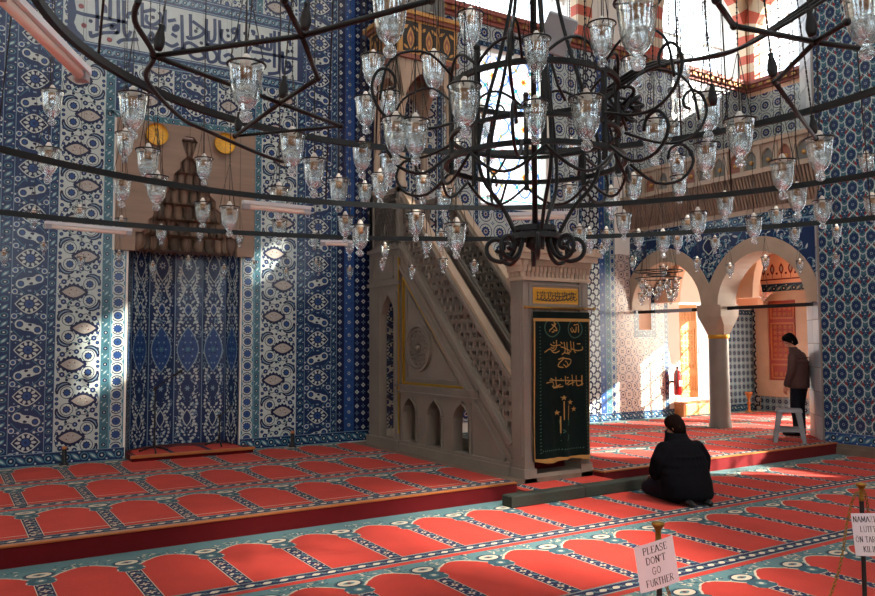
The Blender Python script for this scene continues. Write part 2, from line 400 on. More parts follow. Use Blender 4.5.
CALL=[[(1.37,6.103),(1.46,6.089),(1.63,6.091),(1.82,6.092),(2.03,6.097)],[(1.63,6.329),(1.64,6.092),(1.64,5.891)],[(1.8,6.367),(1.8,6.089)],[(1.9,6.39),(1.91,5.96),(1.87,5.935)],[(1.97,6.398),(1.98,6.031),(2.0,5.92),(2.04,5.909),(2.07,5.99)],[(1.7,6.281),(1.74,6.242),(1.74,6.168)],[(1.67,5.944),(1.73,5.983),(1.84,6.031),(1.87,6.028),(1.86,5.989),(1.82,5.972),(1.83,6.026)],[(1.56,5.878),(1.57,5.807),(1.63,5.836),(1.73,5.891),(1.91,5.932)],[(1.9,5.781),(1.96,5.838),(2.07,5.867),(2.17,5.892)],[(2.03,6.154),(2.03,6.213),(2.08,6.245),(2.17,6.26)],[(2.22,6.292),(2.35,6.349),(2.39,6.338)],[(2.28,6.265),(2.27,6.185),(2.31,6.144),(2.37,6.144),(2.44,6.202),(2.47,6.268),(2.44,6.34)],[(2.23,6.089),(2.35,6.095),(2.54,6.103)],[(2.52,6.398),(2.52,6.12)],[(2.21,6.424),(2.22,6.078)],[(2.28,5.896),(2.35,6.027),(2.37,5.897),(2.3,5.909),(2.43,5.943)],[(2.52,5.921),(2.62,5.888),(2.71,5.946)],[(2.56,6.238),(2.67,6.281)],[(2.65,6.186),(2.7,6.196),(2.69,6.144),(2.64,6.124),(2.65,6.186)],[(2.61,6.068),(2.69,6.033)],[(2.75,6.37),(2.77,5.844)],[(2.64,5.817),(2.73,5.878),(2.85,5.854)],[(2.87,6.409),(2.88,6.081)],[(2.9,6.313),(3.05,6.231),(3.06,6.176),(2.99,6.103),(2.86,6.05),(2.83,6.082)],[(2.79,5.884),(2.8,5.953),(2.86,5.987),(2.95,5.958),(3.05,5.886),(3.08,5.821),(2.99,5.772),(2.9,5.791),(2.86,5.841)],[(3.1,6.393),(3.1,6.057),(3.12,5.829),(3.16,5.767),(3.24,5.803),(3.25,5.899),(3.12,6.014)],[(3.22,6.42),(3.22,6.116),(3.14,6.083),(3.13,6.224)],[(3.29,6.414),(3.3,6.096),(3.29,5.836),(3.34,5.785),(3.43,5.812),(3.49,5.896),(3.43,5.932),(3.36,5.884)],[(3.33,6.293),(3.32,6.173),(3.38,6.101),(3.49,6.136),(3.55,6.244),(3.54,6.338),(3.48,6.313),(3.49,6.268),(3.55,6.28)],[(3.58,6.421),(3.58,6.129)],[(3.1,6.021),(3.38,6.042)],[(3.58,6.179),(3.61,6.123),(3.52,6.056)],[(3.79,6.148),(3.88,6.143),(4.05,6.126),(4.08,6.21),(4.07,6.385)],[(3.94,6.33),(3.95,6.132)],[(4.01,6.321),(4.02,6.133)],[(3.85,6.309),(3.86,6.138)],[(3.77,6.045),(4.07,6.055),(4.51,6.069)],[(4.13,6.437),(4.13,5.863)],[(4.2,6.441),(4.21,5.876),(4.17,5.793),(4.03,5.756)],[(3.81,5.943),(3.88,5.919),(3.95,5.957),(4.03,5.945),(4.07,5.979)],[(4.26,6.145),(4.27,5.835),(4.31,5.818),(4.39,5.883),(4.37,5.985),(4.33,5.976),(4.34,5.913),(4.39,5.935)],[(4.37,6.338),(4.39,6.25)],[(3.76,6.353),(3.81,6.351),(3.79,6.296)],[(3.7,5.983),(3.77,6.119)]]
CDOT= [(2.36,6.245),(1.44,6.188),(1.56,6.016),(1.8,5.809),(2.95,6.175),(3.41,6.287),(3.42,6.205),(4.35,6.163),(4.41,6.177),(3.67,6.296),(3.03,6.019)]
REDDOT=[(1.48,5.938)]
ND= {'nL': (-1.086,0.33),'nT': (-0.792,-0.02),'nR': (-0.625,0.257),'nM': (-0.633,0.551),'nB': (-0.629,1.036),'nE': (-0.342,0.695),'top': (-0.91,-0.198),'far': (-0.619,-0.379),'lo': (-1.18,0.11),'lo0': (-1.197,-0.019),'lp': (-1.059,0.547),'l3': (-0.874,0.889),'l4': (-0.456,1.256),'l5': (-0.313,1.35),'l2': (-0.751,1.011),'r0': (-0.053,-0.732),'r1': (0.112,-0.658),'r2': (0.387,-0.705),'r3': (0.547,-0.746),'r4': (0.585,-0.451),'r5': (1.328,-0.125),'r6': (0.332,-0.824)}
# ------------------------------------------------------------ tile patterns
def p_medallion(I, u0, u1, v0, v1, ph=0.0, flip=1):
    """white strip of serrated medallions and blue roundels"""
    I.clip = (u0, u1, v0, v1); I.at(0, 0)
    I.rect(u0, u1, v0, v1, WH, 1)
    k0 = (u1-u0)/.55; p = .47; uc = (u0+u1)/2
    n = int((v1-v0)/p)+2
    for k in range(-1, n):
        sg = flip*(1 if k % 2 else -1); y = v0+ph+k*p
        I.at(uc, y, k0*sg, 1)
        I.lens(.07, 0, .18, .10, NV, 3, n=14, teeth=.026)
        I.lens(.07, 0, .142, .072, TP, 4)
        for q in range(7):
            I.disc(.07+.09*cos(q*2.4)*(.4+.1*q/2), .034*sin(q*2.4), .009, RD if q % 2 else WH, 5, 5)
        for t in (1, -1):
            I.disc(-.125, t*.108, .082, NV, 2, 14); I.disc(-.125, t*.108, .073, WH, 3, 14)
            I.star(-.125, t*.108, .042, .052, 8, NV, 4); I.disc(-.125, t*.108, .034, BL, 5, 8)
            I.arc(-.14, t*.118, .105, t*.9, t*3.4, .062, NV, 4, 8, taper=True)
            I.arc(-.14, t*.118, .105, t*1.3, t*3.0, .014, PB, 5, 8, taper=True)
            I.line([(-.02, t*.02), (-.08, t*.03), (-.12, t*.03)], .012, NV, 2)
            I.arc(.05, t*.19, .09, -.3, 2.4, .016, SL, 2, 7)
            for (a, b, r) in ((.02, .165, .034), (.19, .13, .036), (.235, .06, .022), (.13, .2, .02), (.10, .145, .016), (-.235, .2, .024), (-.03, .21, .018), (-.245, .03, .024), (.235, .19, .026)):
                I.disc(a, t*b, r, NV, 3, 8)
                if r > .021: I.disc(a, t*b, r*.62, BL, 4, 7)
                if r > .03: I.disc(a, t*b, r*.25, WH, 5, 5)
            I.line([(.19, t*.13), (.24, t*.10), (.26, t*.02)], .009, NV, 2)
            I.line([(.02, t*.165), (.09, t*.19), (.19, t*.13)], .009, NV, 2)


def p_flower(I, u0, u1, v0, v1, ph=0.0):
    """blue strip of star flowers and paired cloud bands"""
    I.clip = (u0, u1, v0, v1); I.at(0, 0)
    I.rect(u0, u1, v0, v1, DP, 1)
    p = .58; uc = (u0+u1)/2; k0 = (u1-u0)/.40
    for k in range(-1, int((v1-v0)/p)+2):
        I.at(uc, v0+ph+k*p, k0, 1)
        sg = 1 if k % 2 else -1
        I.lens(0, 0, .165, .125, WH, 2, n=12); I.lens(0, 0, .15, .11, NV, 3, n=12)
        for q in range(10):
            a = 2*pi*q/10
            I.lens(.088*cos(a), .078*sin(a), .036, .018, WH, 4, rot=a, n=4)
        I.disc(0, 0, .062, NV, 5, 12); I.disc(0, 0, .05, BL, 6, 10); I.disc(0, 0, .02, DP, 7, 7)
        # cloud band
        I.at(uc, v0+ph+k*p+p/2, k0*sg, 1)
        I.line([(-.1, -.035), (-.04, -.005), (.04, .005), (.1, .035)], .10, WH, 2)
        for s2 in (-1, 1):
            I.disc(.1*s2, .035*s2, .058, WH, 3, 12); I.disc(.1*s2, .035*s2, .04, NV, 4, 10); I.disc(.1*s2, .035*s2, .03, BL, 5, 8)
            I.disc(.02*s2, -.028*s2, .018, NV, 4, 7); I.disc(-.005*s2, .03*s2, .014, NV, 4, 6)
        for s2 in (-1, 1):
            for t in (-1, 1):
                I.disc(.165*s2, t*.135, .036, WH, 2, 10); I.disc(.165*s2, t*.135, .024, BL, 3, 8)
                I.disc(.09*s2, t*.165, .018, WH, 2, 6); I.disc(.01*s2, t*.12, .012, PB, 2, 6)
                I.arc(.12*s2, t*.11, .06, 0 if t > 0 else pi, (2.2 if t > 0 else 5.0), .008, PB, 2, 6)
                I.line([(.17*s2, t*.04), (.12*s2, t*.1), (.05*s2, t*.16)], .008, TQ, 2)
                I.disc(.19*s2, t*.06, .012, WH, 2, 6); I.disc(.14*s2, t*.2, .010, PB, 2, 6)


def p_band(I, u0, u1, v0, v1, ground=DP, vert=True, p=.105):
    """narrow border of roundels and leaves between thin white lines"""
    I.clip = (u0, u1, v0, v1); I.at(0, 0)
    I.rect(u0, u1, v0, v1, ground, 2)
    w = (u1-u0) if vert else (v1-v0); L = (v1-v0) if vert else (u1-u0)
    for k in range(int(L/p)+1):
        c = (k+.5)*p
        if vert: I.at((u0+u1)/2, v0+c, w/.11, 1)
        else: I.at(u0+c, (v0+v1)/2, w/.11, w/.11, pi/2)
        if k % 2 == 0:
            I.disc(0, 0, .036, TQ, 3, 9); I.disc(0, 0, .027, NV, 4, 8); I.disc(0, 0, .011, WH, 5, 6)
        else:
            I.lens(0, 0, .05, .02, TQ, 3, rot=.9, n=5); I.lens(0, 0, .03, .008, WH, 4, rot=.9, n=4)
            I.disc(.035, -.03, .009, WH, 3, 5); I.disc(-.035, .03, .009, WH, 3, 5)
    I.at(0, 0)
    e = .007
    if vert:
        I.rect(u0, u0+e, v0, v1, PB, 4); I.rect(u1-e, u1, v0, v1, PB, 4)
    else:
        I.rect(u0, u1, v0, v0+e, PB, 4); I.rect(u0, u1, v1-e, v1, PB, 4)


def p_roundel(I, u0, u1, v0, v1):
    """white border of big blue flowers framed by turquoise arcs"""
    I.clip = (u0, u1, v0, v1); I.at(0, 0)
    I.rect(u0, u1, v0, v1, WH, 2)
    p = .175; w = (u1-u0)/.17; uc = (u0+u1)/2
    for k in range(int((v1-v0)/p)+2):
        I.at(uc, v0+k*p, w, 1)
        if k % 2: I.star(0, 0, .046, .062, 10, DP, 3); I.disc(0, 0, .047, BL, 4, 10)
        else: I.disc(0, 0, .052, DP, 3, 12); I.disc(0, 0, .042, BL, 4, 10); I.disc(0, 0, .015, DP, 5, 6)
        I.arc(0, .0, .074, .6, 2.54, .012, NV, 3, 6); I.arc(0, 0, .074, -.6, -2.54, .012, NV, 3, 6)
        for s2 in (-1, 1):
            I.lens(.07*s2, p/2, .03, .012, TQ, 3, rot=pi/2, n=4)
    I.at(0, 0)
    I.rect(u0, u0+.012, v0, v1, TQ, 5); I.rect(u1-.012, u1, v0, v1, TQ, 5)


def p_quatre(I, u0, u1, v0, v1, ground=NV):
    I.clip = (u0, u1, v0, v1); I.at(0, 0)
    I.rect(u0, u1, v0, v1, ground, 1)
    p = .11
    for i in range(int((u1-u0)/p)+1):
        for k in range(int((v1-v0)/p)+1):
            I.at(u0+(i+.5)*p, v0+(k+.5)*p)
            if (i+k) % 2:
                for q in range(4): I.disc(.018*cos(q*pi/2), .018*sin(q*pi/2), .017, WH, 2, 6)
                I.disc(0, 0, .012, RD, 3, 6)
            else:
                I.star(0, 0, .012, .04, 4, PB, 2); I.disc(0, 0, .014, DP, 3, 6)


def p_solid(I, u0, u1, v0, v1):
    I.clip = (u0, u1, v0, v1); I.at(0, 0)
    I.rect(u0, u1, v0, v1, BL, 1)
    w = u1-u0
    for k in range(int((v1-v0)/.2)+1):
        I.at((u0+u1)/2, v0+k*.2+.1)
        I.star(0, 0, w*.1, w*.2, 6, WH, 2); I.disc(0, 0, w*.08, DP, 3, 6)
        I.disc(w*.28, .1, w*.07, DP, 2, 6); I.disc(-w*.28, .1, w*.07, PB, 2, 6)


def p_rings(I, u0, u1, v0, v1, p=.31):
    """white ground with rows of concentric blue roundels"""
    I.clip = (u0, u1, v0, v1); I.at(0, 0)
    I.rect(u0, u1, v0, v1, WH, 1)
    for i in range(int((u1-u0)/p)+1):
        for k in range(int((v1-v0)/p)+1):
            I.at(u0+(i+.5)*p, v0+(k+.5)*p, p/.31)
            I.disc(0, 0, .14, DP, 2, 18); I.disc(0, 0, .126, WH, 3, 18); I.star(0, 0, .075, .098, 12, NV, 4)
            I.disc(0, 0, .066, BL, 5, 12); I.disc(0, 0, .042, TP, 6, 10); I.disc(0, 0, .022, NV, 7, 7)
            I.at(u0+i*p, v0+k*p, p/.31)
            I.star(0, 0, .018, .045, 4, BL, 3); I.disc(0, 0, .014, WH, 4, 5)


def p_geo(I, u0, u1, v0, v1, ground=RS):
    """rosy white ground with a fine blue star network"""
    I.clip = (u0, u1, v0, v1); I.at(0, 0)
    I.rect(u0, u1, v0, v1, ground, 1)
    p = .17
    for i in range(int((u1-u0)/p)+2):
        for k in range(int((v1-v0)/p)+2):
            I.at(u0+i*p, v0+k*p, p/.17)
            if (i+k) % 2:
                I.arc(0, 0, .066, 0, 2*pi, .014, DP, 2, 12); I.star(0, 0, .015, .038, 6, NV, 3)
            else:
                I.star(0, 0, .02, .055, 4, NV, 2, ph=pi/4); I.disc(0, 0, .018, ground, 3, 6)
            I.at(u0+(i+.5)*p, v0+(k+.5)*p)
            I.disc(0, 0, .016, NV, 2, 6); I.line([(-.05, 0), (.05, 0)], .008, BL, 2); I.line([(0, -.05), (0, .05)], .008, BL, 2)


def p_fret(I, u0, u1, v0, v1):
    I.clip = (u0, u1, v0, v1); I.at(0, 0)
    I.rect(u0, u1, v0, v1, WH, 1)
    p = .1
    for i in range(int((u1-u0)/p)+2):
        for k in range(int((v1-v0)/p)+2):
            I.at(u0+i*p, v0+k*p, 1, 1, pi/4 if (i+k) % 2 else -pi/4)
            I.rect(-.05, .05, -.019, .019, NV, 2); I.rect(.031, .055, -.05, .02, NV, 2)


def p_grid(I, u0, u1, v0, v1, p=.15):
    I.clip = (u0, u1, v0, v1); I.at(0, 0)
    I.rect(u0, u1, v0, v1, PB, 1)
    for i in range(int((u1-u0)/p)+1):
        for k in range(int((v1-v0)/p)+1):
            I.at(u0+(i+.5)*p, v0+(k+.5)*p, p/.15)
            I.star(0, 0, .038, .055, 6, DP, 2); I.disc(0, 0, .03, NV, 3, 8); I.disc(0, 0, .012, WH, 4, 5)
            I.at(u0+i*p, v0+k*p, p/.15)
            I.star(0, 0, .01, .035, 4, WH, 2)


def p_lattice(I, u0, u1, v0, v1, p=.30):
    """pier pattern: pale lattice, blue rosettes, red tulips"""
    I.clip = (u0, u1, v0, v1); I.at(0, 0)
    I.rect(u0, u1, v0, v1, SL, 1)
    for i in range(-1, int((u1-u0)/p)+2):
        for k in range(-1, int((v1-v0)/p)+2):
            I.at(u0+(i+.5)*p, v0+(k+.5)*p, p/.30)
            for s2 in (-1, 1):
                I.line([(0, -.15), (s2*.085, -.07), (s2*.10, 0), (s2*.085, .07), (0, .15)], .017, WH, 2)
                I.line([(s2*.15, -.15), (s2*.09, -.06), (s2*.06, -.15)], .018, WH, 2)
                I.line([(s2*.15, .0), (s2*.1, .03), (s2*.07, .11), (s2*.15, .15)], .016, WH, 2)
                for t in (-1, 1):
                    I.disc(s2*.105, t*.115, .017, DP, 4, 6)
                I.lens(s2*.075, .125, .052, .020, RD, 4, rot=pi/2+s2*.5, n=4)
                I.disc(s2*.125, -.07, .013, NV, 4, 6); I.disc(s2*.045, -.125, .014, NV, 4, 6)
                I.disc(s2*.135, .07, .013, NV, 4, 6)
            I.star(0, 0, .07, .086, 10, DP, 4, ry=1.15); I.disc(0, 0, .066, NV, 5, 12, ry=.078)
            for q in range(8): I.disc(.047*cos(q*pi/4), .055*sin(q*pi/4), .013, BL, 6, 6)
            I.disc(0, 0, .026, PB, 6, 8); I.disc(0, 0, .016, NV, 7, 6)
            I.at(u0+i*p, v0+k*p, p/.30)
            I.lens(0, 0, .078, .056, DP, 4, rot=pi/2, n=6)
            for q in range(6): I.disc(.03*cos(q*pi/3), .04*sin(q*pi/3), .011, TQ, 5, 5)
            I.disc(0, 0, .014, WH, 5, 6)


def p_vine(I, u0, u1, v0, v1, n=60, seed=1, ground=DP):
    """dark blue field of pale scrolling vines (spandrels)"""
    I.clip = (u0, u1, v0, v1); I.at(0, 0)
    I.rect(u0, u1, v0, v1, ground, 1)
    R = random.Random(seed)
    for _ in range(n):
        u = R.uniform(u0, u1); v = R.uniform(v0, v1); a = R.uniform(0, 6.28); sg = R.choice((-1, 1)); sc = R.uniform(.6, 1.2)
        I.at(u, v, sc, sc, a)
        pts = [( (.02+.02*t)*cos(t*sg), (.02+.02*t)*sin(t*sg)) for t in [q*.55 for q in range(11)]]
        I.line(pts, .017, TQ if R.random() < .5 else PB, 2)
        I.disc(0, 0, .03, WH, 3, 8); I.disc(0, 0, .017, BL, 4, 6)
        x, y = pts[-1]
        I.lens(x, y, .06, .02, WH if R.random() < .5 else TQ, 3, rot=5.5*sg+1.4, n=4)
        x, y = pts[6]; I.lens(x, y, .035, .014, WH, 3, rot=6.6, n=4)


# ------------------------------------------------------------ wall with openings
def holed(mb, F, a0, a1, b0, b1, d0, d1, holes, mt=0):
    """grid of boxes between a0..a1 x b0..b1 leaving out the holes; F picks the axis: 'x' wall runs along X, 'y' along Y"""
    A = sorted({a0, a1, *[h[0] for h in holes], *[h[1] for h in holes]})
    B = sorted({b0, b1, *[h[2] for h in holes], *[h[3] for h in holes]})
    for i in range(len(A)-1):
        k = 0
        while k < len(B)-1:
            ca = (A[i]+A[i+1])/2
            def blocked(k):
                cb = (B[k]+B[k+1])/2
                return any(h[0] < ca < h[1] and h[2] < cb < h[3] for h in holes)
            if blocked(k): k += 1; continue
            j = k
            while j+1 < len(B)-1 and not blocked(j+1): j += 1
            if F == 'x': mb.box(A[i], A[i+1], d0, d1, B[k], B[j+1], mt)
            else: mb.box(d0, d1, A[i], A[i+1], B[k], B[j+1], mt)
            k = j+1


def arch_pts(c, z0, r, n=24, point=0.0):
    P = []
    for i in range(n+1):
        a = pi*i/n
        P.append((c+r*cos(a), z0+r*sin(a)*(1+point*(sin(a)**4))))
    return P


def arch_fill(mb, F, c, z0, r, ztop, d, th, mt=0, half=None, n=24, point=0.0):
    """solid between an arch curve and a rectangle above it (F maps a,z,d -> xyz)"""
    P = arch_pts(c, z0, r, n, point); half = half or r
    top = [(c+half*cos(pi*i/n) if half == r else min(max(c+half*cos(pi*i/n)*1.0, c-half), c+half), ztop) for i in range(n+1)]
    for i in range(n):
        a, b = P[i], P[i+1]; ta, tb = top[i], top[i+1]
        f = [F(a[0], a[1], d), F(b[0], b[1], d), F(tb[0], tb[1], d), F(ta[0], ta[1], d)]
        g = [F(a[0], a[1], d+th), F(b[0], b[1], d+th), F(tb[0], tb[1], d+th), F(ta[0], ta[1], d+th)]
        mb.poly(f, mt); mb.poly(g[::-1], mt); mb.poly([f[0], f[1], g[1], g[0]], mt, True)


def arch_ring(mb, F, c, z0, r0, r1, d, th, mats=(0,), n=24, point=0.0, a0=0.0, a1=pi):
    """arch of wedge stones between radii r0 and r1; stones alternate through mats"""
    for i in range(n):
        A = [a0+(a1-a0)*i/n, a0+(a1-a0)*(i+1)/n]
        def P(r, a, dd): return F(c+r*cos(a), z0+r*sin(a)*(1+point*sin(a)**4), dd)
        m = mats[i % len(mats)]
        q0 = [P(r0, A[0], d), P(r0, A[1], d), P(r1, A[1], d), P(r1, A[0], d)]
        q1 = [P(r0, A[0], d+th), P(r0, A[1], d+th), P(r1, A[1], d+th), P(r1, A[0], d+th)]
        mb.poly(q0, m); mb.poly(q1[::-1], m)
        for s2, t2 in ((0, 1), (1, 2), (2, 3), (3, 0)):
            mb.poly([q0[s2], q0[t2], q1[t2], q1[s2]], m, s2 in (0, 2))


FX = lambda a, z, d: (a, W+d, z)          # on the qibla wall; d > 0 goes into the wall
FE = lambda a, z, d: (15.5+d, a, z)       # on the far right wall

# ------------------------------------------------------------ the qibla wall
ARW = [(8.6, 1.6), (13.95, 1.4)]         # big arched windows above the cornice: centre, radius
ZC = 7.62
def legs(m, F, c, r0, r1, d, th):
    for s2 in (-1, 1):
        for k in range(4):
            z0 = ZC+ST*k/4; z1 = ZC+ST*(k+1)/4; a, b = c+s2*r0, c+s2*r1
            q0 = [F(a, z0, d), F(b, z0, d), F(b, z1, d), F(a, z1, d)]; v = Vector(F(a, z0, d+th))-Vector(F(a, z0, d))
            m.prism(q0, tuple(v), k % 2)
holes = [(2.1, 3.65, U, 4.60), (7.9, 9.55, 4.1, 7.0), (13.05, 14.35, U, 2.55), (11.85, 12.2, 1.95, 3.3),
         (.5, 1.9, 7.75, 9.35), (3.3, 4.9, 7.75, 9.35), (-3.2, -1.4, 7.75, 9.35)]
ST = .82      # straight legs below the arch curves
holes += [(c-r, c+r, ZC, ZC+ST+r) for c, r in ARW]
q = MB()
holed(q, 'x', -9, 16.1, -.3, 10.3, W, W+.7, holes, 0)
for c, r in ARW: arch_fill(q, FX, c, ZC+ST, r, ZC+ST+r, 0, .7, 0)
q.box(12.195, 12.2, W, W+.7, 1.95, 3.3, 1); q.box(11.85, 12.2, W, W+.7, 3.295, 3.3, 1); q.box(11.85, 12.2, W, W+.7, 1.95, 1.955, 1)  # peach lining: warm bounced sunlight put into the reveal's colour
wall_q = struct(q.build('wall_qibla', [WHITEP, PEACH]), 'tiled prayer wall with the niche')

FQ = lambda u, v, h: (u, W-.002-h, v)
I = Inlay(FQ)
Z0, Z1 = U+.16, 7.42
def strips(lst, v0, v1):
    for kind, a, b, *x in lst:
        if kind == 'M': p_medallion(I, a, b, v0, v1, *(x or (.1,)))
        elif kind == 'F': p_flower(I, a, b, v0, v1, *(x or (.1,)))
        elif kind == 'B': p_band(I, a, b, v0, v1, *(x or (DP,)))
        elif kind == 'R': p_roundel(I, a, b, v0, v1)
        elif kind == 'S': p_solid(I, a, b, v0, v1)
        elif kind == 'Q': p_quatre(I, a, b, v0, v1)
        elif kind == 'G': p_geo(I, a, b, v0, v1, *(x or (RS,)))
        elif kind == 'O': p_rings(I, a, b, v0, v1)
        elif kind == 'T': p_fret(I, a, b, v0, v1)
        elif kind == 'D': p_grid(I, a, b, v0, v1)
strips([('M', -.55, -.02, .2), ('B', -.02, .09), ('B', .57, .72), ('F', .09, .57, .3), ('F', .72, 1.12, .14), ('B', 1.12, 1.23), ('M', 1.23, 1.77, .17), ('B', 1.77, 1.89, SL)], Z0, Z1)
strips([('R', 1.89, 2.07), ('R', 3.67, 3.85)], Z0, 2.96)
strips([('B', 3.85, 3.95, SL), ('M', 3.95, 4.51, .36, -1), ('B', 4.51, 4.65), ('F', 4.65, 5.08, .27), ('B', 5.08, 5.18), ('Q', 5.18, 5.31), ('S', 5.31, 5.48), ('Q', 5.48, 5.84)], Z0, Z1)
strips([('M', 2.12, 2.66, .2), ('B', 2.66, 2.77), ('F', 2.77, 3.17, .2), ('B', 3.17, 3.28), ('M', 3.28, 3.72, .3), ('B', 1.89, 2.12), ('B', 3.72, 3.85)], 4.86, Z1)
strips([('B', 1.77, 4.0, SL, False)], 4.76, 4.86)
# behind and right of the pulpit
strips([('B', 5.84, 5.96), ('F', 5.96, 6.4), ('B', 6.4, 6.5), ('M', 6.5, 7.05), ('B', 7.05, 7.15), ('O', 7.15, 7.82), ('B', 7.82, 7.9)], Z0, Z1)
strips([('M', 7.9, 8.45), ('F', 8.45, 8.9), ('M', 8.9, 9.45), ('B', 9.45, 9.55)], Z0, 3.2)
strips([('O', 7.9, 9.55)], 3.2, 4.02)
strips([('B', 7.9, 9.55, DP, False)], 4.02, 4.1)
strips([('B', 7.9, 9.55, DP, False)], 7.0, 7.1); strips([('O', 7.9, 9.55)], 7.1, Z1)
strips([('B', 9.55, 9.64), ('O', 9.64, 10.26)], Z0, Z1)
strips([('B', 10.26, 10.34), ('T', 10.34, 10.78), ('S', 10.78, 10.93), ('B', 10.93, 11.06, SL), ('R', 11.06, 11.2)], Z0, Z1)
strips([('G', 11.2, 11.7), ('G', 12.34, 12.58), ('B', 12.58, 12.7)], Z0, 3.45)
strips([('B', 11.7, 11.85), ('B', 12.2, 12.34)], 1.8, 3.45)
strips([('B', 11.85, 12.2, DP, False)], 1.8, 1.95)
strips([('G', 11.7, 12.34)], Z0, 1.8)
strips([('D', 14.6, 15.5)], Z0, 2.3); strips([('B', 14.6, 15.5, DP, False)], 2.3, 2.42)
strips([('O', 11.2, 15.5)], 5.0, Z1)
strips([('B', -.55, 2.09, DP, False), ('B', 3.66, 5.84, DP, False), ('B', 10.26, 12.95, DP, False), ('B', 14.45, 15.5, DP, False)], U, Z0)
# lettered panel above the niche: white field, blue script, turquoise borders
I.clip = (1.25, 4.62, 5.5, 6.75); I.at(0, 0)
I.rect(1.28, 4.6, 5.54, 6.66, DP, 6)
p_ = [(1.36, 5.95), (1.40, 5.86), (1.47, 5.80), (1.5, 5.735), (4.5, 5.735), (4.5, 6.455), (1.5, 6.455), (1.47, 6.40), (1.40, 6.34), (1.36, 6.25), (1.39, 6.1)]
I.poly(p_, WH, 7)
for v in (5.56, 6.48):
    for k in range(30):
        I.at(1.36+k*.11, v+.075)
        I.disc(0, 0, .045, TQ, 7, 9); I.disc(0, 0, .03, NV, 8, 8); I.disc(0, 0, .013, WH, 9, 6)
        I.lens(.055, 0, .05, .018, PB, 8, rot=1.1, n=4)
    I.at(0, 0)
    I.rect(1.28, 4.6, v-.012, v, PB, 8); I.rect(1.28, 4.6, v+.15, v+.162, PB, 8)
for st in CALL:
    I.line(smooth_path(st, 4), .048, DP, 10)
for u, v in CDOT: I.disc(u, v, .028, NV, 10, 8)
for u, v in ((1.48, 5.938), (1.44, 6.19), (1.8, 5.81)): I.disc(u, v, .035, RD, 11, 10)
I.build('tilework', TILES, wall_q)

# ------------------------------------------------------------ niche (half round, tiled) and its stone hood
NC, NR = 2.875, .775
def FN(u, v, h):
    # six flat facets round the half circle
    t = u/(pi*NR)*6; k = min(max(int(t), 0), 5); f = t-k; r = NR-.01-h
    a, b = pi*k/6, pi*(k+1)/6
    return (NC-r*(cos(a)*(1-f)+cos(b)*f), W+.02+r*.82*(sin(a)*(1-f)+sin(b)*f), v)
m = MB()
rows = [[(NC-(NR+d)*cos(pi*j/6), W+.02+(NR+d)*sin(pi*j/6)*.82, z) for j in range(7)] for z, d in ((U, .02), (4.6, .02))]
m.grid(rows, 0, False)
m.box(2.05, 3.7, W+.66, W+.7, U, 4.6, 0)
nic = struct(m.build('wall_niche', [STONE_D]))
I = Inlay(FN, .0012)
UL = pi*NR; zn0, zn1 = U+.08, 3.05
I.clip = (0, UL, zn0, zn1); I.at(0, 0)
for j in range(6): I.rect(UL*j/6+1e-5, UL*(j+1)/6-1e-5, zn0, zn1, DP, 1)
R_ = random.Random(3)
cw = UL/6
for i in range(6):
    c = (i+.5)*cw
    # fine white arabesque
    for k in range(56):
        y = zn0+.02+k*(zn1-zn0)/56
        for s2 in (-1, 1):
            x = c+s2*(.055+.085*abs(sin(k*.42)))
            I.disc(x, y, .021, WH, 3, 6)
            if k % 2: I.lens(c+s2*(.13-.07*abs(sin(k*.42+.5))), y, .04, .016, WH if k % 4 else PB, 3, rot=s2*(.8 if k % 4 else 2.2), n=4)
            if k % 2 == 0: I.disc(c+s2*.03, y, .017, WH if k % 3 else PB, 3, 5)
    for k in range(330):
        x = c+R_.uniform(-cw/2+.03, cw/2-.03); y = R_.uniform(zn0, zn1)
        if k % 3: I.disc(x, y, R_.uniform(.007, .013), WH if k % 2 else PB, 2, 5)
        else: I.arc(x, y, .03, R_.uniform(0, 6), R_.uniform(7, 9), .008, PB, 2, 5)
    I.line([(c-cw/2+.008, zn0), (c-cw/2+.008, zn1)], .012, PB, 4)
    # top ogee, lozenge, pointed oval, vase
    I.lens(c, 2.82, .22, .115, WH, 4, rot=pi/2, n=8); I.lens(c, 2.82, .20, .10, DP, 5, rot=pi/2, n=8)
    I.star(c, 2.84, .03, .062, 7, WH, 6); I.disc(c, 2.84, .025, BL, 7, 7)
    I.line(smooth_path([(c-.15, 2.3), (c-.06, 2.5), (c-.12, 2.68), (c, 2.98)]), .02, WH, 4); I.line(smooth_path([(c+.15, 2.3), (c+.06, 2.5), (c+.12, 2.68), (c, 2.98)]), .02, WH, 4)
    I.lens(c, 2.2, .10, .065, WH, 4, rot=pi/2); I.lens(c, 2.2, .08, .05, BL, 5, rot=pi/2); I.disc(c, 2.2, .02, NV, 6, 6)
    I.lens(c, 1.62, .34, .165, PB, 4, rot=pi/2, n=10); I.lens(c, 1.62, .32, .15, BL, 5, rot=pi/2, n=10)
    for k in range(9):
        y = 1.42+k*.05
        for s2 in (-1, 1): I.disc(c+s2*(.025+.05*abs(sin(k*1.1))), y, .014, NV if k % 2 else PB, 6, 5)
    I.star(c, 1.62, .02, .05, 6, TQ, 6)
    I.poly([(c-.05, .86), (c+.05, .86), (c+.03, .92), (c+.10, 1.02), (c+.09, 1.12), (c+.035, 1.18), (c+.05, 1.25), (c-.05, 1.25), (c-.035, 1.18), (c-.09, 1.12), (c-.10, 1.02), (c-.03, .92)], DP, 5)
    I.star(c, 1.05, .02, .05, 6, PB, 6)
    I.lens(c, .62, .13, .07, WH, 4, rot=pi/2); I.lens(c, .62, .11, .055, DP, 5, rot=pi/2)
I.build('tilework', TILES, nic)
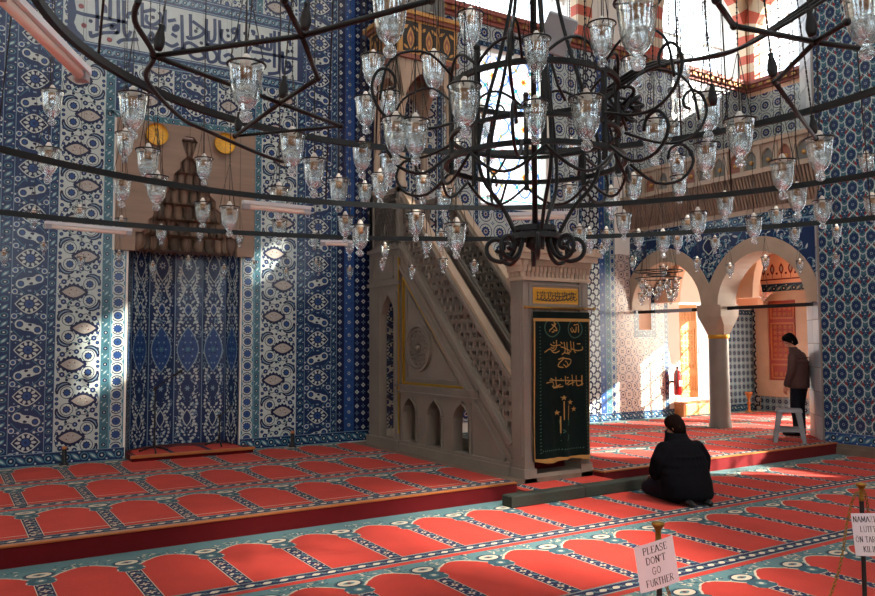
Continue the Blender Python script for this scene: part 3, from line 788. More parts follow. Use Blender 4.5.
# stone hood with stalactite tiers
hood = empty('niche_hood', (NC, W, 2.95), 'veined brown stone hood with carved stalactite tiers above the tiled prayer niche', 'niche hood')
def rel(o, mb, name, mats): 
    ob = mb.build(name, mats, o); l = o.location
    ob.matrix_parent_inverse = Matrix.Translation(-l) if o.rotation_euler.z == 0 else (Matrix.Translation(l) @ Matrix.Rotation(o.rotation_euler.z, 4, 'Z')).inverted()
    return ob
m = MB()
L_ = [(1.92, 2.96), (2.17, 2.96), (2.17, 3.22), (2.24, 3.22)]
nt_ = 7
for k in range(nt_):
    x = 2.24+.085*k; L_ += [(x, 3.22+.17*k), (x+.085, 3.30+.17*k)]
L_ += [(2.76, 4.55), (2.82, 4.62)]
Rr = [(2*NC-x, z) for x, z in L_][::-1]
out_ = L_ + Rr + [(3.83, 4.76), (1.92, 4.76)]
m.prism([(x, W-.06, z) for x, z in out_], (0, .10, 0), 0)
rel(hood, m, 'spandrel_slab', [STONE_H])
for k in range(7):
    t = MB(); r = .66-.088*k; z = 3.0+.225*k; n = max(12-k, 5)
    t.grid([[(NC+r*cos(pi*j/24), W+.05+r*.5*sin(pi*j/24), z+zz) for j in range(25)] for zz in (0, .235)], 0)
    for j in range(n):
        a = pi*(j+.5)/n
        c = (NC+r*cos(a), W+.03+r*sin(a)*.5, z+.02)
        w = r*pi/n*.46
        t.lathe([(.008, -.05), (w*.55, .0), (w, .07), (w*1.05, .16), (w*.9, .20)], c, 7, 1 if (k+j) % 3 == 0 else 0)
    t.poly([(NC+(r+.09)*cos(pi*j/16), W+.05+(r+.09)*.5*sin(pi*j/16), z) for j in range(17)], 0)
    rel(hood, t, 'stalactite_tier', [STONE_H, STONE_D])
for x, side in ((2.41, 'left'), (3.35, 'right')):
    b = MB(); b.lathe([(.0, 0), (.10, 0), (.135, .012), (.15, .03), (.15, .045)], (0, 0, 0), 28, 0)
    b.lathe([(.0, -.02), (.03, -.018), (.045, 0)], (0, 0, 0), 14, 1)
    for q in range(12):
        a = q*pi/6; b.bar((.05*cos(a), .05*sin(a), 0), (.12*cos(a), .12*sin(a), .006), .008, .01, 1)
    o = b.build('gilded_disc', [YELLOW, PAINTG], hood); o.location = (x-NC, -.11, 4.57-2.95); o.rotation_euler = (pi/2, 0, 0)
    o['label'] = f'gilded disc {side} of the stalactite peak'

# ------------------------------------------------------------ windows
def pane_window(name, x0, x1, z0, z1, n):
    fr = MB(); e = .07
    for a, b, c, d in ((x0, x0+e, z0, z1), (x1-e, x1, z0, z1), (x0, x1, z0, z0+e), (x0, x1, z1-e, z1)): fr.box(a, b, W+.02, W+.22, c, d)
    return fr
# stained window
w = struct(pane_window('window_1', 7.9, 9.55, 4.1, 7.0, 0).build('window_1', [WHITEP]), 'tall stained glass window')
FW = lambda u, v, h: (u, W+.18-h, v)
I = Inlay(FW, .002); I.clip = (7.97, 9.48, 4.17, 6.93)
I.rect(7.97, 9.48, 4.17, 6.93, 0, 0)
lead = 5
for k in range(3):
    z = 4.35+k*.9
    I.rect(8.02, 9.43, z-.06, z-.035, 3, 1); I.rect(8.05, 9.4, z-.02, z-.005, 2, 1)
    for c in (8.37, 9.08):
        pts = [(c+.30*cos(t)*(1+.18*cos(4*t)), z+.42+.33*sin(t)*(1+.18*cos(4*t))) for t in [2*pi*q/28 for q in range(29)]]
        I.line(pts, .04, 1, 2); I.line([(c+(x-c)*.72, z+.42+(y-z-.42)*.72) for x, y in pts], .018, 2, 2)
        I.star(c, z+.42, .05, .10, 6, 4, 3); I.disc(c, z+.42, .04, 2, 4, 8)
        for q in range(4):
            a = pi/4+q*pi/2; I.lens(c+.25*cos(a), z+.42+.28*sin(a), .07, .03, 4 if q % 2 else 3, 3, rot=a)
I.rect(8.0, 8.025, 4.2, 6.9, 3, 2); I.rect(9.42, 9.445, 4.2, 6.9, 3, 2)
I.build('stained_pane', STAIN, w)
# arched lattice windows
def hex_lattice(mb, c, r, z0, y, s, t, w):
    hx_ = s*sqrt(3)
    for i in range(int(2*r/hx_)+2):
        for k in range(int(r/(1.5*s))+2):
            cx = c-r+i*hx_+(hx_/2 if k % 2 else 0); cz = z0+k*1.5*s
            P = [(cx+s*cos(pi/6+q*pi/3), cz+s*sin(pi/6+q*pi/3)) for q in range(6)]
            for q in range(3):
                a, b = P[q], P[q+1]
                mx_, mz = (a[0]+b[0])/2-c, (a[1]+b[1])/2-z0
                if mz < 0 or hypot(mx_, mz) > r: continue
                mb.bar((a[0], y, a[1]), (b[0], y, b[1]), w, t)
for n, (c, r) in enumerate(ARW):
    m = MB(); m.box(c-r, c+r, W+.28, W+.32, ZC+ST-.02, ZC+ST+.02); hex_lattice(m, c, r, ZC+ST, W+.3, .16 if n == 0 else .2, .035 if n == 0 else .012, .035 if n == 0 else .013)
    wo = struct(m.build(f'window_{n+2}', [WHITEP]), 'arched lattice window')
    g = MB(); g.poly([(c+r, W+.34, ZC)]+[(x, W+.34, z) for x, z in arch_pts(c, ZC+ST, r)]+[(c-r, W+.34, ZC)]); g.build('glass_pane', [PANE], wo)
for n, (a, b) in enumerate(((.5, 1.9), (3.3, 4.9), (-3.2, -1.4))):  # unseen windows high on the wall, added to let light in
    m = MB()
    for k in range(6): 
        x = a+(b-a)*k/5; m.box(x-.03, x+.03, W+.2, W+.28, 7.75, 9.35)
    for k in range(5):
        z = 7.75+1.6*k/4; m.box(a, b, W+.21, W+.27, z-.03, z+.03)
    wo = struct(m.build(f'window_{n+5}', [WHITEP]), 'unseen high lattice window added for light')
    g = MB(); g.poly([(a, W+.3, 7.75), (b, W+.3, 7.75), (b, W+.3, 9.35), (a, W+.3, 9.35)]); g.build('glass_pane', [PANE], wo)

# cornice and striped arches
m = MB()
for z0, z1, d in ((7.40, 7.46, .05), (7.46, 7.54, .10), (7.54, 7.62, .16)):
    m.box(6.4, 15.5-d, W-d, W, z0, z1); m.box(15.5-d, 15.5, 5.2, W, z0, z1)
for k in range(46):
    x = 6.5+k*.195; m.box(x, x+.09, W-.13, W-.10, 7.465, 7.53, 1)
for k in range(28):
    y = 5.4+k*.2; m.box(15.5-.13, 15.5-.1, y, y+.09, 7.465, 7.53, 1)
struct(m.build('trim_1', [CORN, GOLDP]), 'painted red cornice')
for n, (c, r) in enumerate(ARW):
    m = MB(); arch_ring(m, FX, c, ZC+ST, r-.02, r+.36, -.14, .2, (0, 1), 17); legs(m, FX, c, r-.02, r+.36, -.14, .2)
    struct(m.build(f'trim_{n+2}', [VRED, PLASTER]), 'red and cream striped arch')

# ------------------------------------------------------------ far right wall
ES = [(9.55, 1.25)]
EW = [(7.2, 9.1, .5, 3.4), (5.0, 6.8, .5, 3.4), (2.4, 4.7, .5, 3.4), (-.6, 1.0, 3.3, 4.7), (-3.3, -2.3, 8.7, 9.7), (-1.0, -.3, 9.05, 9.6)]  # unseen windows, added where their sun lands on floor and prayer wall
holes = [(c-r, c+r, ZC, ZC+ST+r) for c, r in ES] + EW
m = MB()
holed(m, 'y', -7, 11.8, -.3, 10.3, 15.5, 15.72, holes, 0)
for c, r in ES: arch_fill(m, FE, c, ZC+ST, r, ZC+ST+r, 0, .22, 0)
wall_e = struct(m.build('wall_right', [PEACH]), 'outer wall of the side aisle')
for n, (a, b, c, d) in enumerate(EW):
    m = MB(); s_ = .16 if n > 3 else .38
    for k in range(int((b-a)/s_)+1): m.box(15.6, 15.63, a+k*s_-.015, a+k*s_+.015, c, d)
    for k in range(int((d-c)/s_)+1): m.box(15.6, 15.63, a, b, c+k*s_-.015, c+k*s_+.015)
    wo = struct(m.build(f'window_{n+11}', [WHITEP])); g = MB(); g.poly([(15.66, a, c), (15.66, b, c), (15.66, b, d), (15.66, a, d)]); g.build('glass_pane', [PANE], wo)
I = Inlay(lambda u, v, h: (15.5-.002-h, u, v))
p_band(I, 9.3, 10.0, 2.76, 2.98, DP, False, .12); p_band(I, 10.0, W, 2.76, 2.98, DP, False, .12)
p_grid(I, 9.5, 10.95, U, .80); p_fret(I, 10.96, W, U, 2.76)
p_grid(I, 6.6, 7.5, U, 2.4, .16)
p_rings(I, 5.2, W, 5.0, 7.3); 
# painted frieze: red outlined panels and little trees
I.clip = (9.2, W, 3.0, 4.0); I.at(0, 0)
for z in (3.06, 3.72): I.rect(9.2, W, z, z+.03, RD, 2)
for k in range(9):
    y = 9.25+k*.22
    I.at(y, 3.3); I.lens(0, 0, .13, .06, RD, 2, rot=pi/2, n=5); I.lens(0, 0, .07, .03, TP, 3, rot=pi/2, n=5); I.rect(-.006, .006, -.2, -.1, RD, 2); I.disc(.11, -.1, .03, RD, 2, 6)
I.build('tilework', TILES, wall_e)
for n, (c, r) in enumerate(ES):
    m = MB(); arch_ring(m, FE, c, ZC+ST, r-.02, r+.34, -.14, .2, (0, 1), 17); legs(m, FE, c, r-.02, r+.34, -.14, .2)
    struct(m.build(f'trim_{n+4}', [VRED, PLASTER]), 'red and cream striped arch')
    lt = MB()
    for k in range(int(2*r/.22)+1):
        y = c-r+k*.22; lt.box(15.6, 15.62, y-.009, y+.009, ZC, ZC+ST+sqrt(max(0, r*r-(y-c)**2)))
    for k in range(int((ST+r)/.22)):
        z = ZC+k*.22; hw = r if z < ZC+ST else sqrt(max(0, r*r-(z-ZC-ST)**2)); lt.box(15.6, 15.64, c-hw, c+hw, z-.009, z+.009)
    g = MB(); g.poly([(15.66, c+r, ZC)]+[(15.66, x, z) for x, z in arch_pts(c, ZC+ST, r)]+[(15.66, c-r, ZC)]); wo = struct(lt.build(f'window_{n+9}', [WHITEP])); g.build('glass_pane', [PANE], wo)

# ------------------------------------------------------------ arcade, gallery, aisle ceiling
AX, AT = 11.6, .5
FA = lambda a, z, d: (AX+d, a, z)
ARC = [(8.17, .84), (10.21, .84)]
zi, zt = 2.34, 3.88
m = MB()
mats_ = [STONE_W, STONE]
P_ = .06
for n_, (c, r) in enumerate(ARC):
    arch_fill(m, FA, c, zi, r+.2, zt, .03+n_*.003, AT-.06-n_*.006, 0, point=P_)
    arch_ring(m, FA, c, zi, r, r+.24, n_*.005, AT-n_*.01, (0, 0, 0), 22, P_)
m.box(AX+.03, AX+AT-.03, 9.1, 9.28, zi, zt, 0); m.box(AX+.009, AX+AT-.009, 9.08, 9.30, zi-.01, zi+.42, 0)
m.box(AX+.03, AX+AT-.03, 11.05, W, zi, zt, 0)
m.box(AX+.03, AX+AT-.03, 6.5, 7.1, zi, zt, 0)
m.box(AX+.03, AX+AT-.03, 7.0, W, zt-.1, zt, 0)
m.box(AX+.03, AX+AT-.03, 7.0, 7.3, zi, zt, 0)
arc_o = struct(m.build('wall_arcade', mats_), 'two arches of the side aisle')
I = Inlay(lambda u, v, h: (AX+.028-h, u, v))
p_vine(I, 7.0, W, 2.4, zt, 300, 5)
I.at(0, 0)
for (u, v, r) in ((9.19, 3.42, .13), (9.19, 3.42, .11)): I.lens(u, v, r*1.25, r, WH if r > .12 else NV, 5 if r > .12 else 6, rot=pi/2, n=8)
I.rect(7.0, W, 3.68, 3.70, PB, 5); I.clip = None
I2 = Inlay(I.F); p_band(I2, 7.0, W, 3.70, zt, DP, False, .13)
I.mb.v, I.mb.f, I.mb.m, I.mb.sm = I.mb.v, I.mb.f, I.mb.m, I.mb.sm
def cut_arches(mb):
    """drop inlay shapes whose centre falls inside an arch opening or its stone ring"""
    F_, M_, S_ = [], [], []
    for f, mt, sm in zip(mb.f, mb.m, mb.sm):
        n = len(f); y = sum(mb.v[i][1] for i in f)/n; z = sum(mb.v[i][2] for i in f)/n
        bad = False
        if n < 60:
            for c, r in ARC:
                for i in f:
                    yy, zz = mb.v[i][1], mb.v[i][2]
                    s_ = max(-1, min(1, (zz-zi)/max(1e-6, hypot(yy-c, zz-zi))))
                    lim = (r+.235)*(1+P_*.8*max(0, s_)**4)
                    if hypot(yy-c, zz-zi) < lim and zz > zi-.02: bad = True; break
        if not bad: F_.append(f); M_.append(mt); S_.append(sm)
    mb.f, mb.m, mb.sm = F_, M_, S_
# ground of the spandrels follows the arch curve
bg = I.mb.f[0]; I.mb.f.pop(0); I.mb.m.pop(0); I.mb.sm.pop(0)
cut_arches(I.mb); cut_arches(I2.mb)
sp = MB(); sp.v, sp.f, sp.m, sp.sm = I.mb.v, I.mb.f, I.mb.m, I.mb.sm
for c, r in ARC:
    arch_fill(sp, lambda a, z, d: (AX+.027+d, a, z), c, zi, r+.22, zt, 0, .0005, DP, point=P_)
b0 = len(sp.v); sp.v.extend(I2.mb.v); sp.f.extend([tuple(b0+i for i in f) for f in I2.mb.f]); sp.m.extend(I2.mb.m); sp.sm.extend(I2.mb.sm)
sp.poly([(AX+.0275, 9.08, zi+.2), (AX+.0275, 9.3, zi+.2), (AX+.0275, 9.3, zt), (AX+.0275, 9.08, zt)], DP)
sp.build('tilework', TILES, arc_o)
# column
m = MB()
cx, cy = AX+AT/2, 9.20
m.lathe([(.20, U), (.20, U+.05), (.185, U+.10), (.178, U+.2), (.172, 1.80)], (cx, cy, 0), 28, 0)
m.lathe([(.172, 1.76), (.185, 1.77), (.185, 1.83), (.172, 1.84)], (cx, cy, 0), 28, 1)
def sq(h, z): return [(cx-h, cy-h, z), (cx+h, cy-h, z), (cx+h, cy+h, z), (cx-h, cy+h, z)]
def oc(h, z):
    k = h*.42
    return [(cx-h, cy-k, z), (cx-k, cy-h, z), (cx+k, cy-h, z), (cx+h, cy-k, z), (cx+h, cy+k, z), (cx+k, cy+h, z), (cx-k, cy+h, z), (cx-h, cy+k, z)]
def oc2(h, z, k):
    return [(cx-h, cy-k, z), (cx-k, cy-h, z), (cx+k, cy-h, z), (cx+h, cy-k, z), (cx+h, cy+k, z), (cx+k, cy+h, z), (cx-k, cy+h, z), (cx-h, cy+k, z)]
m.grid([oc(.178, 1.83), oc2(.23, 2.0, .14), oc2(.255, 2.16, .245), oc2(.26, 2.36, .255)], 2, False, True, True)
struct(m.build('column', [STONE, GOLD, STONE_W]), 'grey marble column with a gilt collar')
# tie rods
for n, (a, b) in enumerate(((7.3, 8.97), (9.42, 11.05))):
    m = MB(); m.bar((AX+.2, a, 2.3), (AX+.2, b, 2.3), .05, .06, 0)
    if n: m.bar((AX+.2, 9.72, 2.3), (AX+.2, 10.6, 2.3), .056, .068, 1)
    struct(m.build(f'trim_{n+6}', [BLACK, GREYP]), 'iron tie rod')
# gallery
m = MB()
m.box(AX+.0, AX+.5, 7.0, W, zt, 3.96, 1)
for k in range(68):
    y = 7.0+k*.0605
    m.prism([(AX-.02, y, 3.96), (AX-.20, y, 4.5), (AX+.1, y, 4.5), (AX+.1, y, 3.96)], (0, .036, 0), 0)
m.box(AX+.0, AX+.5, 7.0, W, 3.96, 4.5, 0)
m.box(AX-.22, AX+.2, 7.0, W, 4.5, 4.58, 1)
for k in range(13):
    y = 7.05+k*.318
    m.box(AX-.12, AX-.02, y, y+.07, 4.58, 5.0, 1)
    arch_fill(m, lambda a, z, d: (AX-.10+d, a, z), y+.194, 4.80, .10, 5.0, 0, .06, 1, half=.124, n=8, point=.3)
    m.box(AX-.06, AX-.03, y+.06, y+.33, 4.58, 5.0, 2 if k % 3 == 1 else 3)
    m.sphere((AX-.065, y+.194, 4.73), .04, 6, 5, 4)
m.box(AX-.16, AX+.02, 7.0, W, 5.0, 5.07, 1)
struct(m.build('gallery_balustrade', [STONE_H, STONE_W, PAINTR, LEAD, PAINTG]), 'gallery parapet over the arcade')
m = MB(); m.box(AX+.4, 15.5, 5.2, W, zt+.02, 4.2, 0)
# ribs under the gallery: blind arches against the far walls
arch_ring(m, lambda a, z, d: (a, W-.5+d, z), 13.75, 2.5, 1.25, 1.45, 0, .5, (0,), 20, .1)
arch_ring(m, lambda a, z, d: (a, 8.8+d, z), 13.75, 2.5, 1.25, 1.45, 0, .4, (0,), 20, .1)
struct(m.build('ceiling_aisle', [PEACH]))
# big tiled pier
m = MB()
pr = [(11.55, 7.07), (12.15, 7.67), (13.3, 7.67), (13.9, 7.07), (13.9, 5.6), (13.3, 5.0), (12.15, 5.0), (11.55, 5.6)]
m.prism([(x, y, .15) for x, y in pr], (0, 0, 10.0), 0)
b_ = [(12.725+(x-12.725)*1.06, 6.335+(y-6.335)*1.05) for x, y in pr]
m.prism([(x, y, 0) for x, y in b_], (0, 0, .10), 1)
b_ = [(12.725+(x-12.725)*1.03, 6.335+(y-6.335)*1.03) for x, y in pr]
m.prism([(x, y, .10) for x, y in b_], (0, 0, .05), 1)
pier = struct(m.build('pillar', [STONE, STONE_D]), 'big octagonal tiled pier')
I = Inlay(lambda u, v, h: (11.55-.002-h, u, v))
p_lattice(I, 5.6, 7.05, .32, 10.0, .255); p_band(I, 5.6, 7.05, .15, .32, BL, False)
I.build('tilework', TILES, pier)
m = MB()
for k in range(26):
    z = .16+k*.38
    for j, (p0, p1) in enumerate(((.06, .42), (.43, .79))):
        a = Vector((11.55, 7.07, 0)); b = Vector((12.15, 7.67, 0)); d = (b-a).normalized(); nn = Vector((-d.y, d.x, 0))
        o = a+d*p0; m.obox((o.x+nn.x*.0, o.y+nn.y*0, z), d*(p1-p0), nn*.012, (0, 0, .365), (k+j) % 2)
m.build('marble_facing', [MARB, MARB2], pier)

# ------------------------------------------------------------ shell: floor, platforms, other walls, roof
m = MB(); m.box(-9.6, 16.1, -7.6, 11.8, -.3, -.012, 0); struct(m.build('floor', [STONE_D]))
m = MB()
m.box(-9, 5.36, STEP, W, -.012, U-.012, 0); m.box(6.66, 11.6, STEP, W, -.012, U-.012, 0); m.box(11.5, 15.5, 5.0, W, -.012, U-.012, 0)
m.box(5.36, 6.66, 7.0, W, -.012, U-.012, 0)
m.box(2.1, 3.65, W, W+.68, -.012, U-.012, 0); m.box(13.05, 14.35, W, W+.65, -.012, U-.012, 0)
struct(m.build('floor_platform', [STONE_D]), 'raised platforms')
m = MB(); holed(m, 'y', -7, 11.8, -.3, 10.3, -9.6, -9, [(2, 4, 3, 6), (-3, -1, 3, 6), (6, 8, 3, 6)], 0); struct(m.build('wall_left', [WHITEP]))
m = MB(); holed(m, 'x', -9.6, 16.1, -.3, 10.3, -7.6, -7, [(-5, -3, 3, 6), (0, 2, 3, 6), (5, 7, 3, 6), (10, 12, 3, 6)], 0); struct(m.build('wall_back', [WHITEP]))
m = MB(); holed(m, 'x', -9.6, 16.1, -7.6, 11.8, 0, 1, [], 0)
m = MB()
# flat roof with the drum windows of the dome as an open ring of lights
n = 48; cx_, cy_, R0 = 2.6, 2.4, 6.4
for i in range(n):
    a, b = 2*pi*i/n, 2*pi*(i+1)/n
    def edge(t):
        c, s_ = cos(t), sin(t)
        k = min(((16.1-cx_)/c) if c > 1e-9 else 1e9, ((-9.6-cx_)/c) if c < -1e-9 else 1e9, ((11.8-cy_)/s_) if s_ > 1e-9 else 1e9, ((-7.6-cy_)/s_) if s_ < -1e-9 else 1e9)
        return (cx_+c*k, cy_+s_*k, 10.3)
    m.poly([(cx_+R0*cos(a), cy_+R0*sin(a), 10.3), (cx_+R0*cos(b), cy_+R0*sin(b), 10.3), edge(b), edge(a)])
for cxr, cyr in ((16.1, 11.8), (-9.6, 11.8), (16.1, -7.6), (-9.6, -7.6)):
    sx = -1 if cxr > 0 else 1; sy = -1 if cyr > 0 else 1
    m.poly([(cxr, cyr, 10.301), (cxr+sx*3.5, cyr, 10.301), (cxr, cyr+sy*3.5, 10.301)])
m.lathe([(R0, 0), (R0, .5)], (cx_, cy_, 10.3), 48, 0)
for i in range(24):
    a = 2*pi*i/24
    m.bar((cx_+R0*cos(a), cy_+R0*sin(a), 10.8), (cx_+R0*cos(a), cy_+R0*sin(a), 12.0), .7, .4)
m.lathe([(R0+.1, 12.0)]+[(R0*cos(t)+.1*cos(t), 12.0+4.2*sin(t)) for t in [pi/2*q/10 for q in range(11)]], (cx_, cy_, 0), 48, 0)
struct(m.build('ceiling', [WHITEP]), 'ceiling with a windowed dome')
# ------------------------------------------------------------ carpets
PITCH = .61
ARCHP = [(.25, -1.20), (.25, -.44), (.222, -.425), (.203, -.39), (.207, -.35), (.226, -.325), (.222, -.285), (.19, -.25), (.165, -.215), (.125, -.185), (.085, -.15), (.04, -.128), (0, -.118)]
def carpet(name, label, region, tops, z, period, x0=.65, holes=None, cord=False, cat='carpet'):
    ax, bx, ay, by = region
    I = Inlay(lambda u, v, h: (u, v, z+h), .0007)
    I.clip = region
    I.mb.box(ax, bx, ay, by, z-.011, z)
    I.rect(ax, bx, ay, by, CT, 1)
    R = random.Random(11)
    ks = range(int((ax-x0)/PITCH)-1, int((bx-x0)/PITCH)+2)
    for T in tops:
        sy = period/1.42
        I.at(0, T, 1, sy)
        if T-1.5 > by or T < ay: continue
        I.rect(ax, bx, -1.42, -1.355, CR, 2)
        I.rect(ax, bx, -1.345, -1.215, CC, 2); I.rect(ax, bx, -1.34, -1.22, CN, 3)
        n = int((bx-ax)/.125)
        for k in range(n+1):
            x = ax+k*.125
            I.lens(x, -1.28, .045, .026, CC, 4, rot=.35, n=4); I.lens(x+.06, -1.28, .03, .02, CT, 4, rot=-.5, n=4)
            I.disc(x+.062, -1.28, .009, CX, 5, 5)
        for k in ks:
            xc = x0+k*PITCH
            I.at(xc+PITCH/2, T, 1, sy)
            o = [(x+.012, y+(.012 if i > 1 else 0)) for i, (x, y) in enumerate(ARCHP)]
            I.poly(o+[(-x, y) for x, y in o[::-1]], CC, 2)
            I.poly(ARCHP+[(-x, y) for x, y in ARCHP[::-1]], CR, 3)
            I.at(xc, T, 1, sy)
            I.rect(-.058, .058, -1.21, -.44, CC, 4); I.rect(-.052, .052, -1.21, -.45, CN, 5)
            for j in range(7):
                y = -.52-j*.105
                if j % 2:
                    I.star(0, y, .016, .042, 4, CC, 6); I.disc(0, y, .012, CX, 7, 5)
                else:
                    I.lens(-.018, y, .03, .016, CC, 6, rot=.8, n=4); I.lens(.02, y-.01, .03, .014, CT, 6, rot=-.8, n=4)
                for s2 in (-1, 1): I.disc(s2*.036, y+.052, .010, CC, 6, 5)
            # cream oval medallion on a slate figure
            I.poly([(-.06, -.44), (-.10, -.40), (-.075, -.36), (-.105, -.33), (-.08, -.29), (-.05, -.27), (.05, -.27), (.08, -.29), (.105, -.33), (.075, -.36), (.10, -.40), (.06, -.44)], CD, 4)
            I.disc(0, -.35, .04, CT, 5, 8); I.disc(0, -.35, .02, CC, 6, 6)
            I.disc(0, -.19, .112, CD, 4, 16, ry=.088); I.disc(0, -.19, .096, CN, 5, 16, ry=.074); I.disc(0, -.19, .086, CC, 6, 16, ry=.062)
            I.lens(0, -.19, .05, .027, CT, 7, n=6); I.disc(0, -.19, .016, CX, 8, 6)
            for _ in range(34):
                x = R.uniform(.1, PITCH-.1); y = R.uniform(-.125, -.005)
                I.lens(x, y, .022, .008, CD if R.random() < .6 else CC, 3, rot=R.uniform(0, 3), n=3)
            for s2 in (-1, 1):
                for q in range(5): I.lens(s2*R.uniform(.11, .2), R.uniform(-.24, -.1), .02, .008, CD if q % 2 else CC, 2, rot=R.uniform(0, 3), n=3)
        if cord:
            I.at(0, T, 1, sy); I.rect(ax, bx, -1.13, -1.118, CC, 9)
    return I


def place_carpet(I, name, label):
    o = I.build(name, CARP); tag(o, label, 'carpet'); return o

lowtops = [6.70-1.42*k for k in range(0, 6)]
place_carpet(carpet('prayer_carpet', '', (-3.5, 13.5, -.2, STEP), lowtops, 0.0, 1.42), 'prayer_carpet', 'red prayer carpet with niche rows on the lower floor in the foreground')
uptops = [8.25, 9.675, 11.1]
place_carpet(carpet('prayer_carpet', '', (-2.5, 5.36, STEP, W), uptops, U, 1.425, .68, cord=True), 'prayer_carpet', 'red prayer carpet with niche rows on the raised floor before the tiled wall')
I = carpet('prayer_carpet', '', (6.66, 15.5, STEP, W), [8.2, 9.6, 11.0], U, 1.4, .62)
place_carpet(I, 'prayer_carpet', 'sunlit red prayer carpet on the raised floor under the arches')
I = carpet('prayer_carpet', '', (5.36, 6.66, 6.62, 7.05), [7.85], .105, 1.4, .62)
place_carpet(I, 'prayer_carpet', 'small red carpet piece on the landing before the pulpit door')
m = MB()
for a, b in ((-2.5, 5.36), (6.66, 11.5)):
    m.box(a, b, STEP-.012, STEP, 0, U+.002, 0); m.box(a, b, STEP-.022, STEP+.03, U-.012, U+.006, 1, .004)
m.box(6.652, 6.66, 6.85, 7.05, .1, U+.002, 0); m.box(6.645, 6.68, 6.85, 7.06, U-.012, U+.006, 1)
m.box(5.36, 5.368, 6.85, 7.05, .1, U+.002, 0)
struct(m.build('trim_10', [C_DRED, WOOD]), 'red carpeted step with a wooden edge')
m = MB(); m.box(5.36, 6.66, 6.60, 7.03, 0, .095, 0); struct(m.build('floor_landing', [STONE_D]))
k = MB(); k.box(4.98, 6.0, 6.44, 6.60, 0, .125, 0, .012); k.box(6.005, 7.5, 6.44, 6.60, 0, .125, 0, .012)
o = k.build('stone_kerb', [KERB]); tag(o, 'low dark green stone kerb on the lower carpet before the pulpit', 'kerb')

# platform in the niche
nb = empty('niche_platform', (NC, W-.15, U), 'low red carpeted platform with wooden edge at the foot of the prayer niche', 'platform')
m = MB(); m.box(2.12, 3.74, 10.74, W, U+.001, U+.075, 0)
pts = [(NC-(NR-.03)*cos(pi*j/24), W+.02+(NR-.05)*sin(pi*j/24)*.82, U+.001) for j in range(25)]
m.prism(pts, (0, 0, .074), 0)
rel(nb, m, 'base', [C_DRED])
m = MB(); m.box(2.10, 3.76, 10.715, 10.745, U+.045, U+.085, 0, .006); rel(nb, m, 'edge', [WOOD])
I = carpet('x', '', (2.12, 3.74, 10.745, W+.6), [12.0], U+.088, 1.4, .68)
vv = []
rel(nb, I.mb, 'carpet_cover', CARP) if False else None
I2 = Inlay(lambda u, v, h: (u, v, U+.076+h), .0007); I2.clip = (2.12, 3.74, 10.75, 11.66)
for kx in range(3):
    c = 2.4+kx*.5
    if True:
        I2.at(c, 11.5); 
        I2.poly([(x*.85, y*.62) for x, y in ARCHP]+[(-x*.85, y*.62) for x, y in ARCHP[::-1]], CR, 2)
    I2.at(0, 0); I2.rect(c+.225, c+.275, 10.76, 11.45, CN, 3)
rel(nb, I2.mb, 'carpet_pattern', CARP)

